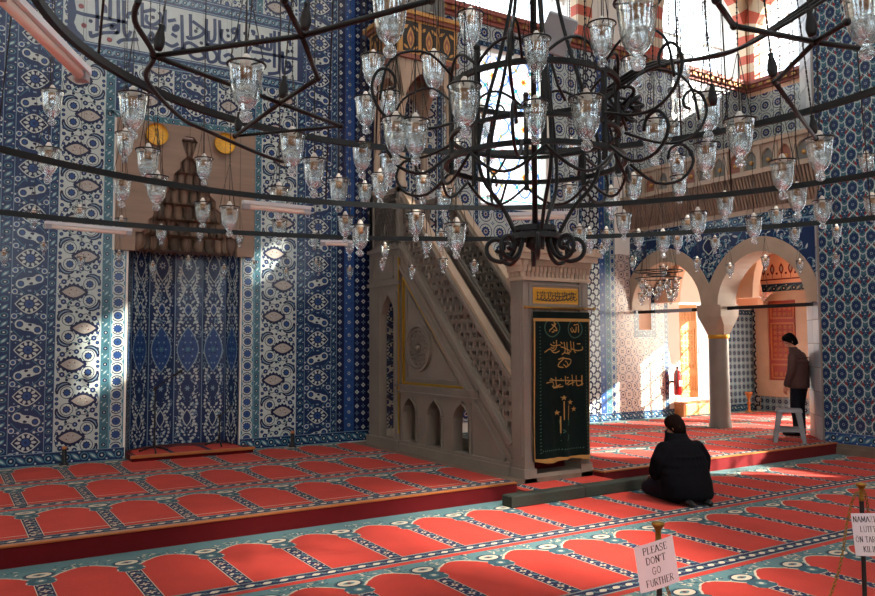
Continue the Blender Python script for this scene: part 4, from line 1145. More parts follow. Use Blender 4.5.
# ------------------------------------------------------------ the pulpit (minbar)
mn = empty('stone_pulpit', (6.12, 7.1, U), 'tall carved grey marble pulpit with pierced stair rails beside the niche', 'pulpit')
XN, XF, TH = 5.62, 6.50, .12
def side(name, x, detail=True):
    """one flank of the stair: base arcade, triangle, lattice rail"""
    m = MB()
    def pr(pts, d0=0.0, d1=TH, mt=0): m.prism([(x+d0, y, z) for y, z in pts], (d1-d0, 0, 0), mt)
    m.box(x-.05, x+TH+.02, 7.255, 9.83, U-.02, .27, 0); m.box(x-.03, x+TH-.004, 7.26, 9.84, .26, .31, 0)
    cs = [9.57, 8.92, 8.27]; hw = .18
    edges = [9.98]+[v for c in cs for v in (c+hw, c-hw)]
    for a, b in ((9.98, 9.75), (9.39, 9.10), (8.74, 8.45)): m.box(x, x+TH, b, a, .31, 1.0, 0)
    for c in cs:
        # arch head with a pointed cut
        top = 1.0; A = [(c+hw, .72), (c+hw*.85, .80), (c+hw*.5, .87), (c, .93), (c-hw*.5, .87), (c-hw*.85, .80), (c-hw, .72)]
        pr([(c+hw, top)]+A+[(c-hw, top)])
        for s2 in (1, -1):
            pr([(c+s2*hw, .31), (c+s2*(hw+.025), .31), (c+s2*(hw+.025), .72), (c+s2*hw, .72)], -.03, 0)
        for j in range(6):
            a, b = A[j], A[j+1]
            pr([a, b, (b[0]+(b[0]-c)*.13, b[1]+.025), (a[0]+(a[0]-c)*.13, a[1]+.025)], -.03, 0)
    pr([(8.09, .31), (8.09, 1.0), (8.02, 1.0), (7.42, .40), (7.42, .31)], .012)
    m.box(x-.02, x+TH, 7.9, 9.98, 1.0, 1.10, 0)
    for z in (.99, 1.085): m.box(x-.045, x, 7.9, 9.98, z, z+.025, 0)
    # solid triangle and sloping bands
    pr([(9.85, 1.10), (9.85, 2.80), (8.12, 1.10)], .03)
    g = [(9.80, 1.13), (9.80, 2.66), (8.22, 1.13)]
    def strip(a, b, w, d, mt):
        a = Vector((0, *a)); b = Vector((0, *b)); t = (b-a).normalized(); nrm = Vector((0, -t.z, t.y))
        m.prism([(x+d, *(a+nrm*w/2).yz), (x+d, *(b+nrm*w/2).yz), (x+d, *(b-nrm*w/2).yz), (x+d, *(a-nrm*w/2).yz)], (.035, 0, 0), mt)
    for i in range(3): strip(g[i], g[(i+1) % 3], .03, -.003 if i else -.004, 1)
    g2 = [(9.70, 1.20), (9.70, 2.45), (8.42, 1.20)]
    for i in range(3): strip(g2[i], g2[(i+1) % 3], .02, .01, 0)
    # rosette
    c = (9.37, 1.63)
    for r0, r1, d in ((.30, .335, -.02), (.255, .275, -.012)):
        n = 28
        for q in range(n):
            a, b = 2*pi*q/n, 2*pi*(q+1)/n
            pr([(c[0]+r0*cos(a), c[1]+r0*sin(a)), (c[0]+r1*cos(a), c[1]+r1*sin(a)), (c[0]+r1*cos(b), c[1]+r1*sin(b)), (c[0]+r0*cos(b), c[1]+r0*sin(b))], d, .03)
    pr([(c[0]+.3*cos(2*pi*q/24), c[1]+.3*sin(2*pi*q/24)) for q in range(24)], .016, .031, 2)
    for q in range(12):
        for dq in (4, 5):
            a, b = 2*pi*q/12, 2*pi*(q+dq)/12
            m.bar((x+.008, c[0]+.27*cos(a), c[1]+.27*sin(a)), (x+.008, c[0]+.27*cos(b), c[1]+.27*sin(b)), .014, .014, 0)
    m.sphere((x+.0, *c), .04, 8, 6, 0)
    # sloping solid band below the rail
    s0, s1 = 7.25, 9.86
    pr([(s1, s1-6.66), (s1, s1-7.10), (s0+.16, .31), (s0, .31), (s0, s0-6.66)])
    for off, w, d in ((6.72, .045, -.035), (7.04, .05, -.03), (6.88, .02, -.015)):
        a = max(s0, off+.33)
        strip((s1, s1-off), (a, a-off), w, d, 0)
    # pierced rail
    pr([(s1, s1-6.0), (s1, s1-6.06), (s0, s0-6.06), (s0, s0-6.0)])
    hs = .078
    for i in range(32):
        for k_ in range(64):
            cy_ = s0+hs*sqrt(3)*(i+(.5 if k_ % 2 else 0)); cz_ = .4+k_*1.5*hs
            d_ = cz_-(cy_-6.36)
            if abs(d_) > .36 or not s0 <= cy_ <= s1: continue
            P = [(cy_+hs*cos(pi/6+q*pi/3), cz_+hs*sin(pi/6+q*pi/3)) for q in range(6)]
            for q in range(3):
                a, b = P[q], P[q+1]
                ma = ((a[0]+b[0])/2, (a[1]+b[1])/2)
                if abs(ma[1]-(ma[0]-6.36)) < .32 and s0 < ma[0] < s1:
                    m.bar((x+.06, *a), (x+.06, *b), .026, .07, 0)
            if abs(d_) < .28 and k_ % 2 and i % 2:
                for q in range(3):
                    a = q*pi/3
                    m.bar((x+.06, cy_-.04*cos(a), cz_-.04*sin(a)), (x+.06, cy_+.04*cos(a), cz_+.04*sin(a)), .016, .045, 0)
    pr([(s1, s1-6.05), (s1, s1-6.67), (s0, s0-6.67), (s0, s0-6.05)], .095, .115, 4)  # added dark sheet: shade seen through the lattice, put into its colour
    # rail cap; paler marble carries the light falling from above
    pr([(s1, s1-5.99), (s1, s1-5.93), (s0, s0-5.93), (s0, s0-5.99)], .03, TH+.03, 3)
    return rel(mn, m, name, [STONE, GOLD, STONE_D, STONE_W, RAIL_SHADE])
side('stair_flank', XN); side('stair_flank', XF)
m = MB()
for k in range(11):
    y = 7.3+.235*k; z = U+.235*(k+1)
    m.box(XN+TH, XF, y, y+.27, z-.30 if k else U, z, 0); m.box(XN+TH+.02, XF-.02, y-.012, y, z-.22, z, 1); m.box(XN+TH+.02, XF-.02, y-.012, y+.24, z, z+.012, 1)
rel(mn, m, 'stairs', [STONE, C_DRED])
# door portal
m = MB()
for a, b in ((5.62, 5.76), (6.48, 6.62)):
    m.box(a, b, 7.02, 7.26, .096, 2.42, 0)
    m.box(a-.02, b+.02, 7.0, 7.28, .094, .26, 0)
m.box(5.70, 6.54, 7.04, 7.24, 2.05, 2.415, 0)
for e, d in ((.0, .03), (.05, .015)):
    z0, z1, x0_, x1_ = 2.12-.02+e*.5, 2.39-e*.5, 5.70+e*.5, 6.54-e*.5
    for a, b, c_, dd in ((x0_, x1_, z0, z0+.02), (x0_, x1_, z1-.02, z1), (x0_, x0_+.02, z0, z1), (x1_-.02, x1_, z0, z1)): m.box(a, b, 7.04-d, 7.04, c_, dd, 0)
m.box(5.76, 6.48, 7.01, 7.3, .096, U+.03, 0)
for side_x, d in ((5.62, -1),):
    m.box(5.60, 5.62, 7.06, 7.22, .4, 2.25, 0)
rel(mn, m, 'door_frame', [STONE])
m = MB()
for k, (d, z0, z1) in enumerate(((.025, 2.42, 2.46), (.09, 2.66, 2.73), (.115, 2.73, 2.78))):
    m.box(5.62-d, 6.62+d, 7.02-d, 7.26+d, z0, z1, 0)
m.box(5.63, 6.61, 7.03, 7.25, 2.42, 2.68, 0)
def cove(o, t, nrm, n):
    t = Vector(t)/n; nv = Vector(nrm)
    for k in range(n):
        b = Vector(o)+t*k
        for (zz, d0, d1) in ((2.46, .0, .03), (2.52, .02, .055), (2.59, .05, .085)):
            p = [b+t*.12+nv*d1*.5, b+t*.5+nv*d1, b+t*.88+nv*d1*.5, b+t*.88, b+t*.12]
            m.prism([(v.x, v.y, zz) for v in p], (0, 0, .075), 0)
cove((5.60, 7.02, 0), (1.04, 0, 0), (0, -1, 0), 17); cove((5.62, 7.28, 0), (0, -.28, 0), (-1, 0, 0), 5)
for k in range(21):
    x = 5.52+k*.057; m.prism([(x, 6.9, 2.78), (x+.028, 6.9, 2.83), (x+.056, 6.9, 2.78)], (0, .06, 0), 0)
rel(mn, m, 'crown_cornice', [STONE_W])
m = MB(); m.box(5.77, 6.47, 7.028, 7.04, 2.155, 2.345, 0)
I = Inlay(lambda u, v, h: (5.77+u, 7.027-h, 2.155+v), .0015); I.at(0, 0)
I.line([(.012, .012), (.688, .012), (.688, .178), (.012, .178), (.012, .012)], .010, 2, 1)
R_ = random.Random(5)
for k in range(11):
    u = .06+k*.056
    I.line(smooth_path([(u, .14), (u+.01, .06), (u+.03, .045), (u+.06, .07)]), .012, 1, 1)
    if k % 2: I.line([(u+.03, .15), (u+.035, .08)], .012, 1, 1)
    I.arc(u+.02, .11, .02, 0, 5, .008, 1, 2, 7); I.disc(u+.045, .135, .006, 1, 2, 5)
I.line(smooth_path([(.04, .05), (.2, .035), (.4, .04), (.66, .09)]), .012, 1, 2)
I.line(smooth_path([(.3, .1), (.42, .085), (.6, .13), (.66, .12)]), .012, 1, 2)
b0 = len(m.v); m.v += I.mb.v; m.f += [tuple(b0+i for i in f) for f in I.mb.f]; m.m += I.mb.m; m.sm += I.mb.sm
rel(mn, m, 'gilt_inscription_panel', [GOLD, PAINTD, WOODL])
# rear tower under the canopy
m = MB()
x0_, x1_, y0_, y1_ = 5.60, 6.64, 9.86, 10.80
for a, b in ((y0_, 9.99), (10.44, y1_)):
    for xa in (x0_, x1_-.11): m.box(xa, xa+.11, a, b, U, 2.5, 0)
m.box(x0_+.11, x1_-.11, y0_, y0_+.1, U, 2.5, 0)
A = [(10.44, 2.0), (10.42, 2.14), (10.35, 2.28), (10.215, 2.42), (10.08, 2.28), (10.01, 2.14), (9.99, 2.0)]
for xa in (x0_, x1_-.11): m.prism([(xa, 10.44, 2.5)]+[(xa, y, z) for y, z in A]+[(xa, 9.99, 2.5)], (.11, 0, 0), 0)
m.box(x0_, x1_, y0_, y1_, 2.5, 3.12, 0)
m.box(x0_-.045, x0_+.12, y0_-.02, y1_+.02, U-.02, .30, 0); m.box(x1_-.12, x1_+.045, y0_-.02, y1_+.02, U-.02, .30, 0)
for z in (2.56, 3.08): m.box(x0_-.03, x1_+.03, y0_-.03, y1_+.03, z, z+.05, 0)
for a, b, c_, d_ in ((10.02, 10.66, 2.66, 2.69), (10.02, 10.66, 2.98, 3.01), (10.02, 10.05, 2.66, 3.01), (10.63, 10.66, 2.66, 3.01)): m.box(x0_-.02, x0_, a, b, c_, d_, 0)
for s2 in (9.965, 10.465):
    m.box(x0_-.025, x0_, s2-.03, s2+.03, .3, 2.45, 0)
m.box(x0_-.012, x0_+.01, y0_+.0, y0_+.025, .4, 2.95, 1)
rel(mn, m, 'rear_tower', [STONE, GOLD])
m = MB()
for y, x_ in ((0, x0_+.03),):
    for i in range(10):
        for k_ in range(10):
            cy_ = 9.96+.085*i+(.0425 if k_ % 2 else 0); cz_ = 3.2+.075*k_
            if cy_ > 10.7: continue
            for q in range(3):
                a = q*pi/3; m.bar((x_, cy_-.046*cos(a), cz_-.046*sin(a)), (x_, cy_+.046*cos(a), cz_+.046*sin(a)), .016, .04, 0)
for a, b, c_, d_ in ((y0_, y1_, 3.13, 3.18), (y0_, y1_, 3.92, 4.0), (y0_, 9.95, 3.13, 4.0), (10.71, y1_, 3.13, 4.0)):
    m.box(x0_, x0_+.09, a, b, c_, d_, 0); m.box(x1_-.09, x1_, a, b, c_, d_, 0)
m.box(x0_, x1_, 10.68, y1_, 3.13, 4.0, 0); m.box(x0_+.1, x1_-.1, 9.9, 10.7, 3.12, 3.16, 0)
rel(mn, m, 'platform_parapet', [STONE])
m = MB()
for x in (x0_+.09, x1_-.09):
    for y in (y0_+.09, y1_-.09):
        m.lathe([(.085, 4.0), (.085, 4.06), (.06, 4.12), (.055, 5.2), (.062, 5.24), (.095, 5.36)], (x, y, 0), 14, 0)
for x, rot in ((x0_+.03, 0), (x1_-.12, 0)):
    arch_fill(m, lambda a, z, d: (x+d, a, z), (y0_+y1_)/2, 5.30, .36, 5.95, 0, .09, 0, half=.47, point=.25)
for y in (y0_+.03, y1_-.12):
    arch_fill(m, lambda a, z, d: (a, y+d, z), (x0_+x1_)/2, 5.30, .40, 5.95, 0, .09, 0, half=.52, point=.25)
rel(mn, m, 'canopy_arcade', [STONE_W])
m = MB()
m.box(x0_-.02, x1_+.02, y0_-.02, y1_+.02, 5.95, 6.02, 2); m.box(x0_, x1_, y0_, y1_, 6.02, 6.55, 1); m.box(x0_-.05, x1_+.05, y0_-.05, y1_+.05, 6.55, 6.60, 2); m.box(x0_-.09, x1_+.09, y0_-.09, y1_+.09, 6.60, 6.66, 1)
for F_ in (lambda u, v, h: (x0_-h, y0_+u*.94, v), lambda u, v, h: (x0_+u*1.04, y0_-h, v)):
    I = Inlay(F_, .0015); I.at(0, 0)
    for k in range(3):
        c = .19+k*.31
        I.rect(c-.13, c+.13, 6.05, 6.52, 0, 1)
        I.lens(c, 6.26, .17, .06, 1, 2, rot=pi/2); I.lens(c, 6.25, .12, .045, 2, 3, rot=pi/2); I.lens(c, 6.24, .06, .02, 1, 4, rot=pi/2)
        for s2 in (-1, 1): I.lens(c+s2*.085, 6.42, .06, .025, 1, 2, rot=s2*.9+pi/2, n=5); I.lens(c+s2*.08, 6.12, .05, .02, 1, 2, rot=-s2*.9+pi/2, n=5)
    b0 = len(m.v); m.v += I.mb.v; m.f += [tuple(b0+i for i in f) for f in I.mb.f]; m.m += I.mb.m; m.sm += I.mb.sm
rel(mn, m, 'painted_frieze', [PAINTD, PAINTG, PAINTR])
m = MB(); m.lathe([(.60, 6.66), (.52, 6.72), (.50, 7.1), (.05, 9.0), (.02, 9.4)], ((x0_+x1_)/2, (y0_+y1_)/2, 0), 8, 0, smooth=False)
rel(mn, m, 'spire', [LEAD])

# curtain on its rod
cu = empty('door_curtain', (6.15, 6.99, .3), 'dark green velvet curtain with gold script and border hanging in the pulpit doorway', 'curtain')
cx0, cx1, cz0, cz1 = 5.72, 6.595, .33, 2.06
def wave(u, v):
    x = cx0+u*(cx1-cx0)
    k = (1-v)
    return (6.965 + .018*sin(u*19+.6)*(.35+.65*k) + .012*sin(u*33+v*2)*k + .01*k*sin(v*5), x)
def FC(u, v, h):
    y, x = wave(u, v)
    z = cz0+v*(cz1-cz0) + (.018*sin(u*9+2.2) if v < .02 else 0)*1.0
    return (x, y-h, z)
m = MB()
m.grid([[FC(i/60, k/40, 0) for i in range(61)] for k in range(41)], 0)
m.grid([[FC(i/60, k/40, -.006) for i in range(61)] for k in range(41)], 0)
rel(cu, m, 'cloth', [VELVET])
I = Inlay(FC, .0008); I.at(0, 0)
def cl(path, w, mt, lay):
    # ribbon in cloth coordinates (aspect corrected)
    I.at(0, 0, 1, 1); asp = (cz1-cz0)/(cx1-cx0)
    I2 = [(p[0], p[1]*asp) for p in path]
    n = len(I2)
    for i in range(n-1):
        a, b = I2[i], I2[i+1]; dx, dy = b[0]-a[0], b[1]-a[1]; d = hypot(dx, dy) or 1
        px, py = -dy/d*w/2, dx/d*w/2
        I.poly([(a[0]+px, (a[1]+py)/asp), (b[0]+px, (b[1]+py)/asp), (b[0]-px, (b[1]-py)/asp), (a[0]-px, (a[1]-py)/asp)], mt, lay)
def seg(a, b, n=40): return [(a[0]+(b[0]-a[0])*i/n, a[1]+(b[1]-a[1])*i/n) for i in range(n+1)]
cl(seg((.02, 0), (.02, .94)), .028, 0, 5); cl(seg((.985, 0), (.985, .94)), .012, 0, 5); cl(seg((0, .012), (1, .012)), .045, 0, 5); cl(seg((0, .945), (1, .945)), .04, 0, 5)
for k in range(38):
    v = .06+k*.0225
    for u in (.10, .90): cl([(u, v), (u+.02, v+.004)], .012, 1, 4)
for k in range(20):
    cl([(.13+k*.037, .07), (.145+k*.037, .078)], .012, 1, 4)
asp = (cz1-cz0)/(cx1-cx0)
def pxs(path, ox, oy, s):
    # embroidery strokes drawn on a grid, scaled to the cloth's own 0..1 coordinates
    return [((ox+a*s-531)/57, 1-(oy+b*s-312)/153) for a, b in path]
for c, rx, ry in (((190, 185), 75, 92), ((418, 195), 70, 92)):
    cl(pxs([(c[0]+rx*cos(t), c[1]+ry*sin(t)) for t in [2*pi*q/26 for q in range(27)]], 530, 310, .1007), .016, 1, 4)
G1 = [[(210, 115), (215, 150), (190, 190), (165, 205), (160, 225)], [(185, 150), (225, 175), (240, 215), (205, 205)], [(230, 135), (222, 160), (205, 170)], [(185, 230), (215, 225)],
      [(372, 190), (385, 225), (400, 225), (405, 200), (415, 225), (430, 225), (435, 170)], [(455, 155), (455, 232)], [(410, 155), (455, 145)], [(385, 180), (395, 190)],
      [(110, 435), (160, 400), (190, 430), (230, 440), (260, 420)], [(165, 350), (200, 370), (270, 360)], [(235, 310), (230, 400), (180, 420)], [(300, 330), (310, 420), (280, 460)], [(330, 330), (335, 440)], [(370, 320), (375, 420), (340, 440)],
      [(405, 330), (410, 420), (430, 440)], [(380, 400), (440, 420), (485, 410), (485, 380)], [(270, 380), (300, 390), (360, 420)], [(440, 350), (470, 350)], [(200, 330), (215, 345)], [(270, 330), (285, 350)], [(300, 440), (360, 455)], [(170, 385), (200, 395), (215, 380)],
      [(250, 510), (300, 490), (262, 540), (250, 580), (290, 592)], [(300, 500), (370, 512), (360, 560), (310, 592)], [(330, 540), (345, 580)], [(310, 525), (325, 535)], [(290, 560), (325, 590)]]
for g in G1: cl(pxs(smooth_path(g, 3), 530, 310, .1007), .014, 0, 6)
G2 = [[(65, 130), (100, 125), (110, 155), (140, 140)], [(120, 100), (125, 150), (150, 150)], [(160, 95), (165, 140), (190, 120)], [(200, 90), (205, 150)], [(225, 95), (230, 150), (255, 140)], [(250, 95), (250, 150)], [(80, 115), (250, 125)], [(85, 105), (105, 115)], [(140, 110), (180, 105)], [(95, 145), (110, 158), (130, 155)], [(175, 145), (215, 130)]]
for g in G2: cl(pxs(smooth_path(g, 3), 530, 360, .193), .014, 0, 6)
for a, b in ((153, 212), (190, 238), (210, 275), (125, 290)):
    P = pxs([(a+(16 if q % 2 == 0 else 6)*sin(pi*q/5), b-(16 if q % 2 == 0 else 6)*cos(pi*q/5)) for q in range(10)], 530, 360, .193)
    I.at(0, 0); I.poly(P, 0, 6)
for g in ([(153, 230), (153, 330)], [(140, 310), (140, 400)], [(182, 255), (178, 330)], [(135, 330), (183, 330), (178, 360), (140, 360), (135, 330)], [(148, 380), (160, 390), (148, 398)], [(138, 410), (180, 412), (172, 438), (140, 438)]):
    cl(pxs(g, 530, 360, .193), .014, 1 if len(g) > 2 else 0, 6)
rel(cu, I.mb, 'embroidery', [GOLDP, VELVET_S])
m = MB(); m.tube([(5.60, 6.96, 2.105), (6.66, 6.96, 2.105)], .011, 8, 0); m.sphere((5.60, 6.96, 2.105), .02, 8, 6); m.sphere((6.66, 6.96, 2.105), .02, 8, 6)
for x in (5.66, 6.58): m.bar((x, 6.96, 2.105), (x, 7.04, 2.105), .014, .014)
rel(cu, m, 'rod', [BRASS])
m = MB()
for k in range(12):
    x = 5.74+k*.077; m.tube([(x, 6.96+.018*cos(t), 2.095+.022*sin(t)) for t in [2*pi*q/10 for q in range(10)]], .003, 5, 0, closed=True)
rel(cu, m, 'curtain_rings', [BRASS])
# ------------------------------------------------------------ the ring chandelier
CX, CY = 1.562, 1.888
ch = empty('ring_chandelier', (CX, CY, 2.0), 'huge dark iron chandelier of concentric rings and scrolled central cage hung low over the carpets', 'chandelier')
def cpart(mb, name, mats=None):
    return mb.build(name, mats or [IRON], ch)
def band(R, z, h, t, n=160):
    m = MB(); m.lathe([(R-t/2, z-h/2), (R+t/2, z-h/2), (R+t/2, z+h/2), (R-t/2, z+h/2), (R-t/2, z-h/2)], (0, 0, 0), n, 0, smooth=False); return m
ZR = -2.0
RINGS = (('outer_ring', 4.56, 2.635, .040, .012), ('middle_ring', 2.305, 2.525, .030, .012), ('inner_ring', 1.45, 2.655, .026, .020))
for nm, R, z, h, t in RINGS:
    m = band(R, z+ZR, h, t)
    cpart(m, nm)
# star shaped bar frame at the height of the cage
m = MB(); zs = 2.5+ZR
P = {k: Vector((v[0], v[1], zs)) for k, v in ND.items()}
r_ = .0075
def bars(*keys): 
    for a, b in zip(keys, keys[1:]): m.tube([P[a], P[b]], r_, 7)
    for a in keys: m.sphere(P[a], .011, 8, 6)
bars('nL', 'nT', 'far'); bars('nL', 'nM', 'nE'); bars('top', 'nT', 'nR', 'nM', 'nB'); bars('r0', 'r1', 'r2', 'r3'); bars('r6', 'r2', 'r4', 'r5')
m.tube([P['nB'], P['nE']], r_*.8, 7)
# the same frame carried on round the far and near side
for k in ():
    a = k*pi/3+.25
    def rot(v, a=a): return Vector((v.x*cos(a)-v.y*sin(a), v.x*sin(a)+v.y*cos(a), v.z))
    if k in (3,):
        for seq in (('nL', 'nM', 'nE'), ('nM', 'nB')):
            for x, y in zip(seq, seq[1:]): m.tube([rot(P[x]), rot(P[y])], r_, 7)
m.tube(smooth_path([tuple(P[k]) for k in ('lo0', 'lo', 'nL', 'lp', 'l3', 'l2', 'l4', 'l5')], 6), .0075, 7)
cpart(m, 'star_frame')
# central cage
m = MB()
for R, z, h in ((.262, 2.50, .016), (.262, 2.345, .011), (.28, 2.262, .015)):
    b = band(R, z+ZR, h, .012, 64); o_ = len(m.v); m.v += b.v; m.f += [tuple(o_+i for i in f) for f in b.f]; m.m += b.m; m.sm += b.sm
for k in range(8):
    a = k*pi/4+.2; c, s_ = cos(a), sin(a)
    m.bar((.262*c, .262*s_, 2.23+ZR), (.262*c, .262*s_, 2.56+ZR), .014, .010)
    m.sphere((.262*c, .262*s_, 2.568+ZR), .011, 8, 6)
    # arch between uprights over the top ring
    a2 = a+pi/4
    pts = [(.262*cos(a+(a2-a)*t), .262*sin(a+(a2-a)*t), 2.515+ZR+.06*sin(pi*t)) for t in [q/10 for q in range(11)]]
    m.tube(pts, .005, 6)
    pts = [(.292*cos(a+(a2-a)*t), .292*sin(a+(a2-a)*t), 2.25+ZR-.07*sin(pi*t)) for t in [q/10 for q in range(11)]]
    m.tube(pts, .005, 6)
cpart(m, 'cage_rings')
m = MB(); m.tube([(0, 0, 2.0+ZR), (0, 0, 9.5+ZR)], .009, 8); m.lathe([(.0, -.02), (.03, 0), (.03, .03), (.014, .05)], (0, 0, 2.0+ZR), 10)
cpart(m, 'centre_rod')
for k in range(5):
    m = MB(); a = k*2*pi/5+.5; c, s_ = cos(a), sin(a)
    prof = [(.03, 3.5), (.05, 3.1), (.075, 2.8), (.12, 2.6), (.165, 2.45), (.20, 2.3), (.185, 2.2), (.12, 2.12), (.075, 2.04), (.06, 2.0)]
    m.tube([(r*c, r*s_, z+ZR) for r, z in smooth_path(prof, 4)], .0062, 7)
    cpart(m, 'cage_rib')
for k in range(8):
    m = MB(); a = k*pi/4+.15; c, s_ = cos(a), sin(a)
    # bottom scroll: drop, curl out and up
    pts = [(.055, 2.06), (.06, 2.01), (.075, 1.975), (.10, 1.955)]
    for q in range(15):
        t = -pi/2+q*.5; rr = .042*(1-q/17)
        pts.append((.118+rr*cos(t), 1.997+rr*sin(t)))
    m.tube([(r*c, r*s_, z+ZR) for r, z in smooth_path(pts, 3)], .007, 6)
    cpart(m, 'bottom_scroll')
m = MB()
for z, R in ((2.055, .06), (2.03, .075)):
    b = band(R, z+ZR, .016, .014, 32); o_ = len(m.v); m.v += b.v; m.f += [tuple(o_+i for i in f) for f in b.f]; m.m += b.m; m.sm += b.sm
cpart(m, 'bottom_hub')
for k in range(7):
    m = MB(); a = k*2*pi/7+.32; c, s_ = cos(a), sin(a)
    def L(pts, r): m.tube([(p[0]*c, p[0]*s_, p[1]+ZR) for p in smooth_path(pts, 3)], r, 6)
    L([(.285, 2.36), (.38, 2.33), (.46, 2.33), (.52, 2.37), (.545, 2.43), (.53, 2.48), (.50, 2.495), (.475, 2.475), (.475, 2.445), (.495, 2.435)], .0048)
    L([(.30, 2.26), (.38, 2.20), (.46, 2.21), (.50, 2.27), (.47, 2.32), (.43, 2.31), (.42, 2.275)], .005)
    L([(.285, 2.5), (.36, 2.56), (.45, 2.55), (.50, 2.50), (.52, 2.40)], .004)
    cpart(m, 'scrolled_arm')
# hanging rods of the rings
for nm, R, z, h, t in RINGS:
    for k in range(6 if R < 4 else 8):
        a = 2*pi*(k+.37)/(6 if R < 4 else 8)
        m = MB(); m.tube([(R*cos(a), R*sin(a), z+ZR), (R*.55*cos(a), R*.55*sin(a), 11.8+ZR)], .0045, 5)
        cpart(m, 'hanging_wire', [WIRE])
for i in range(3):
    m = MB()
    pts = smooth_path([(.66, -.62, 2.74+i*.012), (.52, -.42, 2.62), (.42, -.33, 2.585), (.30, -.2, 2.56+i*.01), (.29, .02, 2.5), (.3, .1, 2.38-i*.05)], 5)
    m.tube([(x, y+i*.012, z+ZR) for x, y, z in pts], .006, 6); cpart(m, 'power_cable', [BLACK])
m = MB(); R_ = random.Random(9)
for q in range(7):
    pts = [(.29+R_.uniform(-.05, .05), -.08+R_.uniform(-.07, .07), 2.46+R_.uniform(-.06, .06)+ZR) for _ in range(6)]
    m.tube(smooth_path(pts, 5), .006, 5)
cpart(m, 'cable_bundle', [BLACK])

# pear shaped weights on slanting chains
WT = [((-1.05, .42), 'nL', 'beside the left bend of the star frame'), ((-.62, .02), 'nT', 'near the upper corner of the star frame'), ((-.60, .50), 'nM', 'at the crossing left of the pulpit'), ((-.63, 1.0), 'nB', 'in front of the niche hood'),
      ((.40, -.74), 'r2', 'before the tiled pier near the top'), ((.56, -.43), 'r4', 'at the lower right bend of the star frame'), ((1.25, -.12), 'r5', 'at the outer right tip of the star frame'), ((.62, -.2), None, 'left of the tiled pier')]
for (x, y), k, ph in WT:
    b = P[k] if k else Vector((x, y, zs-.02))
    w = empty('chain_weight', (CX+b.x+.01, CY+b.y+.01, b.z+2.0+.0), f'dark pear shaped chain weight {ph}', 'chain weight', 'pear shaped weights on the chandelier chains')
    d = Vector((-b.x*.35, -b.y*.35, 3.2)).normalized()
    m = MB(); pr_ = [(.0, .02), (.010, .022), (.013, .03), (.016, .045), (.014, .062), (.009, .078), (.007, .088), (.010, .094), (.0, .1)]
    m.lathe([(r*1.0, z) for r, z in pr_], (0, 0, 0), 10); o = m.build('weight', [BLACK], w); o.rotation_euler = Vector((0, 0, 1)).rotation_difference(d).to_euler()
    m = MB()
    for q in range(170):
        p = d*(.1+q*.018); m.bar(p, p+d*.015, .006 if q % 2 else .003, .003 if q % 2 else .006)
    m.tube([d*.1, d*7.5], .0018, 4); m.build('chain', [WIRE], w)

# ------------------------------------------------------------ glass lamps
lp = empty('hanging_lamp', (0, 0, 0), '', 'lamp')
m = MB(); m.lathe([(.0, -.18), (.010, -.1785), (.0185, -.170), (.0205, -.160), (.016, -.150), (.0105, -.1445), (.016, -.138), (.031, -.122), (.041, -.100), (.0465, -.07), (.0495, -.035), (.053, -.008), (.057, 0)], (0, 0, 0), 20)
m.build('glass_cup', [GLASS], lp)
m = MB(); m.lathe([(.0, -.122), (.012, -.119), (.022, -.108), (.027, -.092), (.024, -.074), (.015, -.056), (.0125, -.045)], (0, 0, 0), 14); m.build('bulb', [BULBG], lp)
m = MB(); m.lathe([(.0, -.048), (.016, -.048), (.017, -.012), (.0, -.012)], (0, 0, 0), 12, 0); m.lathe([(.019, -.012), (.020, .004), (.013, .022), (.006, .032), (.0, .034)], (0, 0, 0), 12, 1)
m.build('socket', [CREAMK, CERAM], lp)
m = MB(); m.tube([(.0575*cos(t), .0575*sin(t), -.002) for t in [2*pi*q/24 for q in range(24)]], .0034, 6, closed=True)
for q in range(3): m.bar((.055*cos(q*2.1), .055*sin(q*2.1), -.002), (.016*cos(q*2.1), .016*sin(q*2.1), -.004), .004, .004)
m.build('rim_hoop', [IRON], lp)
m = MB()
for q in range(3):
    a = q*2*pi/3+.3; m.tube([(.056*cos(a), .056*sin(a), 0), (.004*cos(a), .004*sin(a), .25)], .0016, 4)
m.tube([(0, 0, .03), (0, 0, .25)], .002, 4); m.tube([(0, 0, .25), (0, 0, 7.2)], .0018, 4)
for q in range(34): m.sphere((0, 0, .25+q*.02), .0042, 5, 4)
m.build('suspension_wires', [WIRE], lp)
RN = {'A': 'on the outermost ring', 'B': 'on the middle ring', 'C': 'on the inner ring', 'S': 'on the star frame', 'G': 'on the central cage', 'F': 'beyond the rings', 'M': 'between the rings'}
ZN = {'L': 'the left tiled wall', 'H': 'the niche hood', 'W': 'tiles beside the pulpit', 'K': 'the pulpit stairs', 'G': 'the pulpit doorway', 'A': 'the left arch', 'R': 'the right arch', 'P': 'the tiled pier'}
ORD = 'first second third fourth fifth sixth seventh eighth ninth tenth eleventh twelfth'.split()
from collections import Counter
tot = Counter(c for c, *_ in LAMPS); seen = Counter()
lamp_i = 0
def new_lamp(x, y, z, s, label, group):
    global lamp_i
    o = lp if lamp_i == 0 else copy_thing(lp)
    lamp_i += 1
    o.location = (x, y, z); o.rotation_euler = (0, 0, (lamp_i*2.399) % 6.28); o.scale = (s, s, s)
    o['label'] = label; o['group'] = group; o['category'] = 'lamp'
for c, x, y, z, s in LAMPS:
    k = seen[c]; seen[c] += 1
    if tot[c] == 1: w_ = 'the only one'
    else: w_ = ORD[k]+' from left'
    new_lamp(x, y, z, s/.18, f'glass lamp {RN[c[0]]}, {w_} in line with {ZN[c[1]]}', 'glass lamps of the big chandelier')

